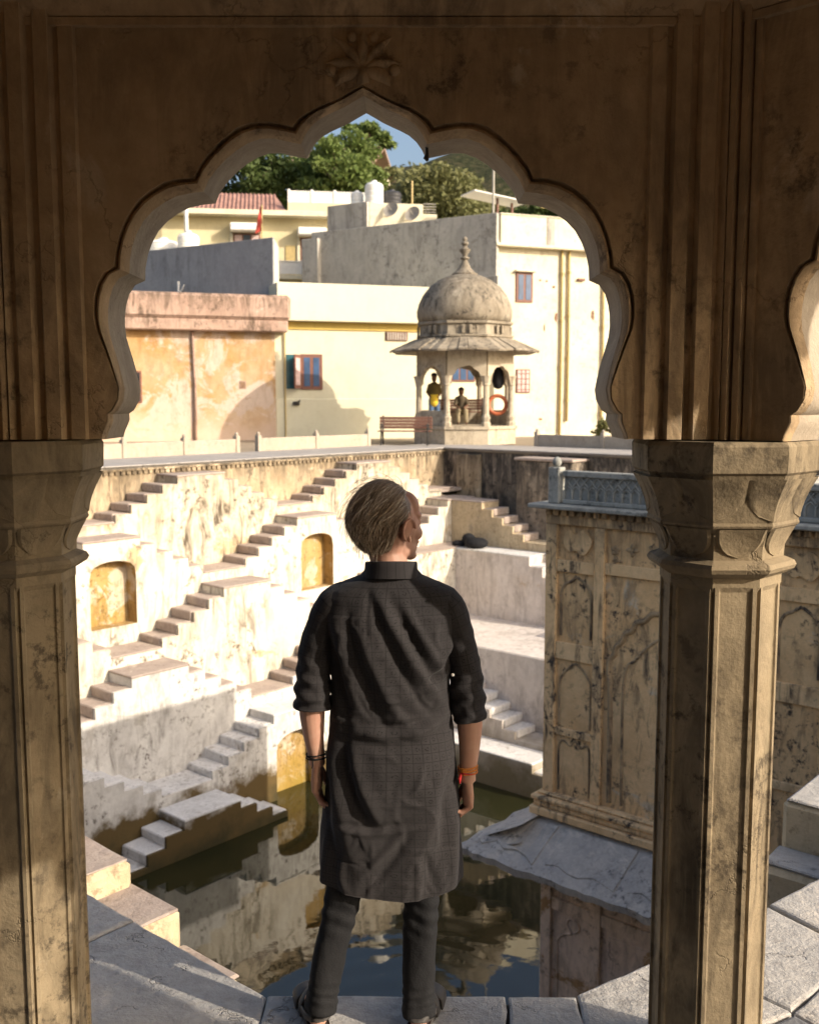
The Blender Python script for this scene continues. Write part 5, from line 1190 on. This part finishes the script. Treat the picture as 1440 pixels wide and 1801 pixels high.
# fold lines on the back: points (x, z), height, half width
FOLDS = [([(-.13, 1.47), (-.085, 1.36), (-.03, 1.24), (.03, 1.14), (.09, 1.06)], -.011, .016), ([(-.10, 1.47), (-.045, 1.36), (.015, 1.25), (.075, 1.15), (.12, 1.09)], .011, .018),
         ([(-.055, 1.45), (0, 1.35), (.05, 1.25), (.10, 1.17)], -.012, .017), ([(-.02, 1.44), (.035, 1.34), (.08, 1.26), (.12, 1.2)], .009, .015),
         ([(-.20, 1.44), (-.185, 1.34), (-.155, 1.22), (-.11, 1.10), (-.04, 1.0)], -.010, .018), ([(-.235, 1.40), (-.215, 1.30), (-.19, 1.2), (-.16, 1.1)], .011, .018),
         ([(-.155, 1.40), (-.13, 1.3), (-.09, 1.19), (-.03, 1.08), (.05, 1.01)], .010, .019), ([(-.245, 1.33), (-.225, 1.22), (-.205, 1.1), (-.20, .98)], -.010, .016),
         ([(.15, 1.33), (.10, 1.25), (.06, 1.20)], .010, .013), ([(.15, 1.29), (.09, 1.21), (.03, 1.17)], -.010, .013), ([(.145, 1.24), (.08, 1.18), (.0, 1.14), (-.06, 1.13)], .009, .014),
         ([(.13, 1.12), (.06, 1.075), (-.04, 1.05), (-.15, 1.055)], -.009, .013), ([(.135, 1.09), (.05, 1.04), (-.05, 1.02), (-.17, 1.03)], .010, .015), ([(.14, 1.05), (.05, 1.0), (-.06, .985), (-.2, 1.0)], -.008, .016),
         ([(-.22, 1.02), (-.20, .9), (-.16, .78), (-.1, .70)], -.013, .022), ([(-.25, 1.0), (-.24, .88), (-.21, .74), (-.18, .6)], .012, .022), ([(-.185, .98), (-.15, .86), (-.10, .76)], .011, .02),
         ([(-.27, .9), (-.265, .76), (-.25, .6)], -.012, .016), ([(.13, .95), (.09, .86), (.075, .76), (.06, .66)], .008, .022), ([(.15, .9), (.12, .78), (.11, .62)], -.010, .02), ([(.155, .78), (.145, .65), (.14, .5)], .010, .018),
         ([(-.22, .735), (-.12, .725), (.0, .745)], -.008, .010), ([(-.23, .72), (-.12, .705), (0., .72), (.08, .74)], .007, .010), ([(-.02, .71), (-.08, .64), (-.15, .56)], .009, .012), ([(.0, .7), (-.05, .62), (-.12, .53)], -.007, .012),
         ([(.02, .62), (.03, .55), (.02, .49)], .008, .010), ([(.055, .63), (.07, .56), (.09, .49)], -.008, .010), ([(-.21, .62), (-.22, .55), (-.2, .49)], .008, .014), ([(-.13, 1.47), (-.132, 1.40), (-.128, 1.30)], -.004, .004),
         ([(.155, 1.42), (.148, 1.36), (.13, 1.29)], -.005, .006), ([(-.275, 1.43), (-.268, 1.36), (-.25, 1.28)], -.005, .006)]
cg = np.random.default_rng(21)
for _ in range(110):                     # small creases following the drape
    x0, z0 = cg.uniform(-.27, .15), cg.uniform(.52, 1.45)
    if z0 > 1.12: dx, dz = .45 + cg.normal(0, .25), -1.
    elif z0 > .93: dx, dz = (1. if cg.random() < .5 else -1.), cg.normal(-.15, .25)
    else: dx, dz = cg.normal(.1 if x0 > -.06 else -.15, .45), -1.
    if cg.random() < .25: dx, dz = 1., cg.normal(0, .2)
    L = cg.uniform(.03, .10)/math.hypot(dx, dz); bend = cg.normal(0, .012)
    FOLDS.append(([(x0, z0), (x0 + dx*L*.5 + bend, z0 + dz*L*.5 + bend), (x0 + dx*L, z0 + dz*L)], cg.uniform(.0012, .0038)*(1 if cg.random() < .55 else -1), cg.uniform(.0045, .009)))
FP = [(np.array(spline(p, 40 if k < 31 else 14)), a, w) for k, (p, a, w) in enumerate(FOLDS)]
def folds(X, Z):
    D = np.zeros_like(X)
    for P, a, w in FP:
        d2 = np.full(X.shape, 9.); at = np.zeros_like(X)
        for i in range(len(P)):
            e = (X - P[i, 0])**2 + (Z - P[i, 1])**2; m = e < d2; d2 = np.where(m, e, d2); at = np.where(m, i/(len(P)-1), at)
        D += (1.05 if w > .0095 else 1.3) * a * np.exp(-d2/(2*(w*.74)**2)) * np.clip(np.sin(np.pi*np.clip(at*.86 + .07, 0, 1))*1.3, 0, 1)
    return D
def fbm(p, f, o=3): 
    s = 0; a = 1.
    for k in range(o): s += a*mnoise.noise(Vector(p)*f); f *= 2.03; a *= .5
    return s
NU, NVK = 220, 230
zs = np.concatenate([np.linspace(1.535, 1.40, 44, endpoint=False), np.linspace(1.40, .495, NVK - 44)])
ku = MB(); rings = []; uvs = []
allX = np.zeros((len(zs), NU)); allY = np.zeros_like(allX); allZ = np.zeros_like(allX); NXa = np.zeros_like(allX); NYa = np.zeros_like(allX)
ang = np.linspace(0, 2*np.pi, NU, endpoint=False) + np.pi/2          # seam at the front
for i, z in enumerate(zs):
    xl, xr, yb, yf = K(KL, z), K(KR, z), K(KB, z), K(KF, z); cx, cy = (xl+xr)/2, 3.21; rx = (xr-xl)/2
    e = 2/2.35 if z < 1.4 else 2/2.15
    ca, sa = np.cos(ang), np.sin(ang); X = cx + rx*np.sign(ca)*np.abs(ca)**e; ry = np.where(sa < 0, cy - yb, yf - cy); Y = cy + ry*np.sign(sa)*np.abs(sa)**e
    hem = max(0., (.62 - z)/.125)
    Z = np.full(NU, z) + hem*(.012*np.sin(ang*2 + 1) + .012*((X - cx)/rx)**2) - hem*.006
    flare = max(0., (.85 - z)/.35); 
    allX[i], allY[i], allZ[i] = X, Y, Z; NXa[i] = (X - cx)/rx; NYa[i] = (Y - cy)/.13
ln = np.sqrt(NXa**2 + NYa**2) + 1e-6; NXa /= ln; NYa /= ln
bk = np.clip((3.215 - allY)/.07, 0, 1); D = folds(allX, allZ)*bk
for i in range(len(zs)):
    for j in range(NU):
        p = (allX[i, j]*1.0, allY[i, j], allZ[i, j]*.55); D[i, j] += .0042*fbm(p, 10., 4) * min(1., (1.54 - zs[i])/.06)
        lowf = max(0., (.95 - zs[i])/.45); D[i, j] += .006*lowf*math.sin(ang[j]*9 + 2.2*math.sin(zs[i]*5))*(.6 + .4*math.sin(ang[j]*4 + 1))
allX += NXa*D; allY += NYa*D
per = 1.06
for i in range(len(zs)):
    for j in range(NU): uvs.append(((j/NU)*per, float(allZ[i, j])))
ku.loft([[(allX[i, j], allY[i, j], allZ[i, j]) for j in range(NU)] for i in range(len(zs))], cap=False)
# turned hem: inner return so the cloth has thickness
n0 = len(ku.v); last = len(zs) - 1
ku.v += [(allX[last, j] - NXa[last, j]*.004, allY[last, j] - NYa[last, j]*.004, allZ[last, j]) for j in range(NU)]; uvs += [((j/NU)*per, .49) for j in range(NU)]
ku.v += [(allX[last-20, j] - NXa[last-20, j]*.006, allY[last-20, j] - NYa[last-20, j]*.006, allZ[last-20, j]) for j in range(NU)]; uvs += [((j/NU)*per, .57) for j in range(NU)]
for j in range(NU):
    k = (j+1) % NU; ku.f.append((last*NU + j, n0 + j, n0 + k, last*NU + k)); ku.f.append((n0 + j, n0 + NU + j, n0 + NU + k, n0 + k))
ku.uv = uvs; kurta = ku.build('kurta', M['kurta'], man, smooth=True, recalc=False)
def sleeve(path, rad, seed, name='sleeve', crumple=.5):
    P = spline(path, 90); m = len(P); r = np.interp(np.linspace(0, 1, m), *rad); sb = MB(); n = 72; uv = []
    rings = []
    for i in range(m):
        t = Vector(P[min(i+1, m-1)] - P[max(i-1, 0)]).normalized(); x = t.cross(Vector((0, 1, 0))).normalized(); y = x.cross(t); ring = []; s = i/(m-1)
        for j in range(n):
            a = 2*math.pi*j/n; cr = max(0., (s - crumple)/(1 - crumple))
            d = .0035*fbm((math.cos(a)*.06 + seed, math.sin(a)*.06, P[i][2]), 22, 3)
            d += cr*(.0055*math.sin(s*46 + 1.6*math.sin(a + seed) + 1.0*math.sin(2*a + 2*seed)) + .003*fbm((math.cos(a)*.05, seed, P[i][2]*2), 30, 2))
            d += (1 - cr)*.005*math.sin(s*14 + a*2 + seed)*max(0, math.cos(a - 1.2 - seed))
            p = Vector(P[i]) + (x*math.cos(a)*1.0 + y*math.sin(a)*1.08)*(r[i] + d); ring.append(tuple(p)); uv.append((a*.055, s*.4 + 2))
        rings.append(ring)
    # inner return at the cuff
    rings.append([tuple(np.array(p)*.0 + np.array(P[-1]) + (np.array(p) - np.array(P[-1]))*.9) for p in rings[-1]]); uv += [(0.3*j/n, 2.4) for j in range(n)]
    rings.append([tuple(np.array(P[-8]) + (np.array(p) - np.array(P[-8]))*.82) for p in rings[-9]]); uv += [(0.3*j/n, 2.4) for j in range(n)]
    sb.loft(rings, cap=False); sb.uv = uv; return sb.build(name, M['kurta'], kurta, smooth=True)
sleeve([(-.19, 3.2, 1.455), (-.245, 3.2, 1.405), (-.288, 3.2, 1.30), (-.306, 3.2, 1.20), (-.311, 3.198, 1.085)], ([0, .15, .4, .7, .92, 1], [.048, .060, .056, .056, .060, .058]), .4)
sleeve([(.065, 3.2, 1.455), (.12, 3.2, 1.405), (.155, 3.2, 1.30), (.180, 3.2, 1.18), (.192, 3.196, 1.045)], ([0, .15, .4, .7, .92, 1], [.048, .060, .056, .054, .056, .054]), 2.1)
cb = MB(); rings = []
for (dz, dr) in ((-.012, .006), (.0, .003), (.022, .0), (.038, -.001), (.042, -.004), (.038, -.008), (.0, -.006)):
    rings.append([(-.058 + (.0835 + dr)*math.cos(a), 3.192 + (.0735 + dr)*math.sin(a), 1.516 + dz + (-.012*math.sin(a))*1.0) for a in np.linspace(0, 2*math.pi, 60, endpoint=False)])
cb.loft(rings, cap=False); cb.uv = [(k*.0088, 3.0) for _ in rings for k in range(60)]; cb.build('collar', M['kurta'], kurta, smooth=True)
M['button'] = plain('white_button', (.75, .72, .66), .4, .5)
b = MB(); b.ball((.136, 3.142, 1.205), (.0055, .003, .0055), 12, 6); b.build('button', M['button'], kurta, smooth=True)

# ---- trousers
tr = MB(); tr.v = []; hip = [(-.062, 3.205, .95), (-.062, 3.205, .84)]
rings_all = []
for L, zc, seed in ((LEGS[0], .068, .3), (LEGS[1], .055, 1.9)):
    L = [Vector(p) for p in L]; L[-1] = L[-1].copy(); L[-1].z = zc; P = spline([tuple(p) for p in L], 110); m = len(P)
    r = np.interp(np.linspace(0, 1, m), [0, .25, .42, .55, .72, .9, 1], [.085, .072, .062, .056, .054, .0515, .050]); rings = []; n = 64
    for i in range(m):
        t = Vector(P[min(i+1, m-1)] - P[max(i-1, 0)]).normalized(); x = t.cross(Vector((0, 1, 0))).normalized(); y = x.cross(t); s = i/(m-1); z = P[i][2]; ring = []
        kn = math.exp(-((z - .40)/.06)**2); an = math.exp(-((z - .12)/.05)**2)
        for j in range(n):
            a = 2*math.pi*j/n; d = .004*fbm((math.cos(a)*.07 + seed, math.sin(a)*.07, z*.8), 13, 3)
            d += (.003*kn)*math.sin(z*120 + 3.2*math.sin(a + seed) + seed) + .0024*an*math.sin(z*190 + 1.5*math.sin(a*1. + seed*2))
            d += .004*math.sin(a*3 + seed + z*6)
            if s > .955: d += .0035
            ring.append(tuple(Vector(P[i]) + (x*math.cos(a) + y*math.sin(a))*(r[i] + d)))
        rings.append(ring)
    c = np.array(P[-1]); rings.append([tuple(c + (np.array(p) - c)*.88) for p in rings[-1]]); c2 = np.array(P[-10]); rings.append([tuple(c2 + (np.array(p) - c2)*.85) for p in rings[-11]])
    tr.loft(rings, cap=False)
tr.ball((-.062, 3.21, .88), (.165, .105, .12), 32, 16)
tr.build('trousers', M['trouser'], man, smooth=True)
# ---- sandals
for (h, yaw) in FEET:
    fd = Vector((-math.sin(yaw), math.cos(yaw), 0)); sd_ = Vector((fd.y, -fd.x, 0)); f_ = lambda a, b, c: h + fd*a + sd_*b + Vector((0, 0, c))
    out = [(-.032, 0), (-.026, .024), (-.005, .036), (.05, .037), (.11, .044), (.17, .050), (.215, .046), (.245, .03), (.255, 0), (.245, -.03), (.215, -.046), (.17, -.050), (.11, -.042), (.05, -.037), (-.005, -.036), (-.026, -.024)]
    O = spline(out + [out[0]], 60)[:-1]; b = MB()
    sc = lambda k: [(.11 + (p[0]-.11)*k, p[1]*k) for p in O]
    b.loft([[f_(x, y, z) for x, y in sc(k)] for k, z in ((.96, .003), (1, .008), (1.0, .022), (.985, .026), (.9, .022))]); so = b.build('sandal', M['sandal'], man, smooth='auto')
    def strap(path, w, th=.004):
        P = spline(path, 26); rows = []
        for i in range(len(P)):
            t = Vector(P[min(i+1, 25)] - P[max(i-1, 0)]).normalized(); up = Vector((0, 0, 1)) if abs(t.z) < .8 else fd; s_ = t.cross(Vector(f_(0, 0, 0)) - Vector(f_(0, 0, 0)) + fd).normalized(); lat = fd if abs(t.dot(fd)) < .7 else Vector((0, 0, 1))
            lat = (lat - t*lat.dot(t)).normalized(); nn = t.cross(lat)
            c = Vector(P[i]); rows.append([c + lat*w + nn*th*.3, c + lat*w*.8 + nn*th, c - lat*w*.8 + nn*th, c - lat*w + nn*th*.3, c - lat*w - nn*th*.3, c + lat*w - nn*th*.3])
        q = MB(); q.loft(rows); q.build('strap', M['sandal'], so, smooth=True)
    strap([f_(.165, -.051, .012), f_(.16, -.045, .05), f_(.155, 0, .072), f_(.16, .045, .05), f_(.165, .051, .012)], .034)
    strap([f_(.095, -.045, .012), f_(.10, -.040, .055), f_(.11, 0, .09), f_(.10, .040, .055), f_(.095, .045, .012)], .018)
    strap([f_(.10, -.043, .035), f_(.05, -.042, .048), f_(.0, -.036, .058), f_(-.031, 0, .062), f_(.0, .036, .058), f_(.05, .042, .048), f_(.10, .043, .035)], .012)
# ---- thread bracelets
M['thread_o'] = plain('orange_thread', (.62, .23, .05), .8, .2, var=.3, sc=300); M['thread_r'] = plain('red_thread', (.45, .03, .03), .8, .2); M['thread_k'] = plain('black_thread', (.015, .014, .014), .8, .2)
def bracelet(c, r, tilt, mat, name, th=.0024, sq=1.0):
    b = MB(); b.tube([(c[0] + r*math.cos(a), c[1] + r*sq*math.sin(a), c[2] + tilt*math.cos(a + .5)) for a in np.linspace(0, 2*math.pi, 41)], th, 6); b.build(name, M[mat], man, smooth=True)
for k, (z, tl, mt) in enumerate(((.893, .003, 'thread_o'), (.888, -.002, 'thread_o'), (.883, .004, 'thread_o'), (.878, -.003, 'thread_r'), (.873, .003, 'thread_o'))): bracelet((.187, 3.182, z), .031, tl, mt, 'bracelet')
for z, tl in ((.932, .004), (.926, -.004), (.921, .002)): bracelet((-.300, 3.19, z), .032, tl, 'thread_k', 'bracelet')
b = MB(); b.tube([(-.31, 3.16, .925), (-.308, 3.157, .905), (-.311, 3.157, .895)], .0018, 5); b.build('bracelet_tassel', M['thread_k'], man)
b = MB(); b.tube([(.166, 3.16, .878), (.160, 3.155, .86), (.161, 3.155, .845)], [.004, .006, .002], 6); b.build('bracelet_tassel', M['thread_r'], man)

# ---- hair: cap plus combed-back strands
hg = np.random.default_rng(11)
HE = np.array([0, -.018, .030]); HRd = np.array([.077, .099, .089])
def on_scalp(d):                       # unit direction in head space -> is it hairy?
    a, b_, c = d
    front = .52*c - .05 + .10*abs(a)            # receding line
    if b_ > .60 - .25*abs(a): return False
    if b_ > .25 and c < .62: return False if abs(a) < .95 else False
    if b_ > .10 and c < .15: return False
    if abs(a) > .5 and b_ > -.24 and c < .20: return False
    if abs(a) > .45 and b_ > .22: return False
    if c < -.80: return False
    if b_ > -.02 and c < -.05: return False
    return True
capm = MB(); caprings = []
for i in range(22):
    t = math.pi*(i + .5)/22*.80; ring = []
    for k in range(48):
        a = 2*math.pi*k/48; d = np.array([math.sin(t)*math.cos(a), math.sin(t)*math.sin(a), math.cos(t)])
        hb = 1.0 if on_scalp(d) else .93; ring.append(hl(*(HE + d*HRd*hb*1.02)))
    caprings.append(ring)
hv = MB(); hv.loft(caprings, cap=False); b0 = len(hv.v); hv.v.append(tuple(hl(*(HE + np.array([0, 0, HRd[2]*1.02]))))); hv.f += [(b0, k, (k+1) % 48) for k in range(48)]
huv = [(.18, 0)]*len(hv.v)
ns = 0; VV = hv.v; FF = hv.f
while ns < 11000:
    d = hg.normal(size=3); d /= np.linalg.norm(d)
    if not on_scalp(d): continue
    ns += 1; p = HE + d*HRd*1.01; topness = max(0., d[2]); L = .060 + .085*topness + .03*max(0, d[1]) + hg.normal(0, .010)
    if d[2] < -.2: L = .062 + .03*(d[2] + .62)
    nseg = 9; st = L/nseg; jit = hg.normal(0, .135, 3) + .38*np.array([mnoise.noise(Vector(p)*38), mnoise.noise(Vector(p)*38 + Vector((9, 2, 5))), 0]); pts = [p]; lift = hg.uniform(.0, .016)*(2.6 if hg.random() < .05 else .65); part = hg.normal(0, .10)
    for k in range(nseg):
        s = (k+1)/nseg; q = (pts[-1] - HE)/HRd; nrm = q/HRd; nrm /= np.linalg.norm(nrm)
        flow = np.array([.30*d[0] + part, -1.0, -.22 - .55*s]) if d[2] > .25 or (abs(d[0]) > .5 and d[1] > -.35 and d[2] > .1) else np.array([.05*d[0] + part*.5, -.55 + .25*s, -1.0])
        flow = flow/np.linalg.norm(flow) + jit*.6; flow -= nrm*np.dot(flow, nrm)*(.95 if s < .75 else .35); flow /= np.linalg.norm(flow)
        x = pts[-1] + flow*st; q = (x - HE)/HRd; rr = np.linalg.norm(q); tgt = 1.03 + (lift + (.030 + .014*max(0., -d[1]))*(1 - abs(s - .6)))/.085*(.35 + .65*s)
        x = HE + (x - HE)*(1 + (max(tgt, 1.02)/rr - 1)*(.8 if s < .8 else .45)); pts.append(x)
    wr = hg.uniform(.00045, .0009); u_ = min(1., max(0., .5 + .55*mnoise.noise(Vector(p)*70) + hg.normal(0, .26))); base = len(VV)
    for k, x in enumerate(pts):
        t_ = pts[min(k+1, nseg)] - pts[max(k-1, 0)]; t_ /= np.linalg.norm(t_) + 1e-9; q = (x - HE)/HRd; nrm = q/np.linalg.norm(q); sd2 = np.cross(t_, nrm); sd2 /= np.linalg.norm(sd2) + 1e-9
        r = wr*(1 - .75*(k/nseg)**2)
        for e in (sd2*r*1.5, nrm*r, -sd2*r*1.5): VV.append(tuple(hl(*(x + e)))); huv.append((u_, k/nseg))
    for k in range(nseg):
        for e in range(3):
            a = base + k*3 + e; b_ = base + k*3 + (e+1) % 3; FF.append((a, b_, b_ + 3, a + 3))
hv.uv = huv; hv.build('hair', M['hair'], man, smooth=True, recalc=False)
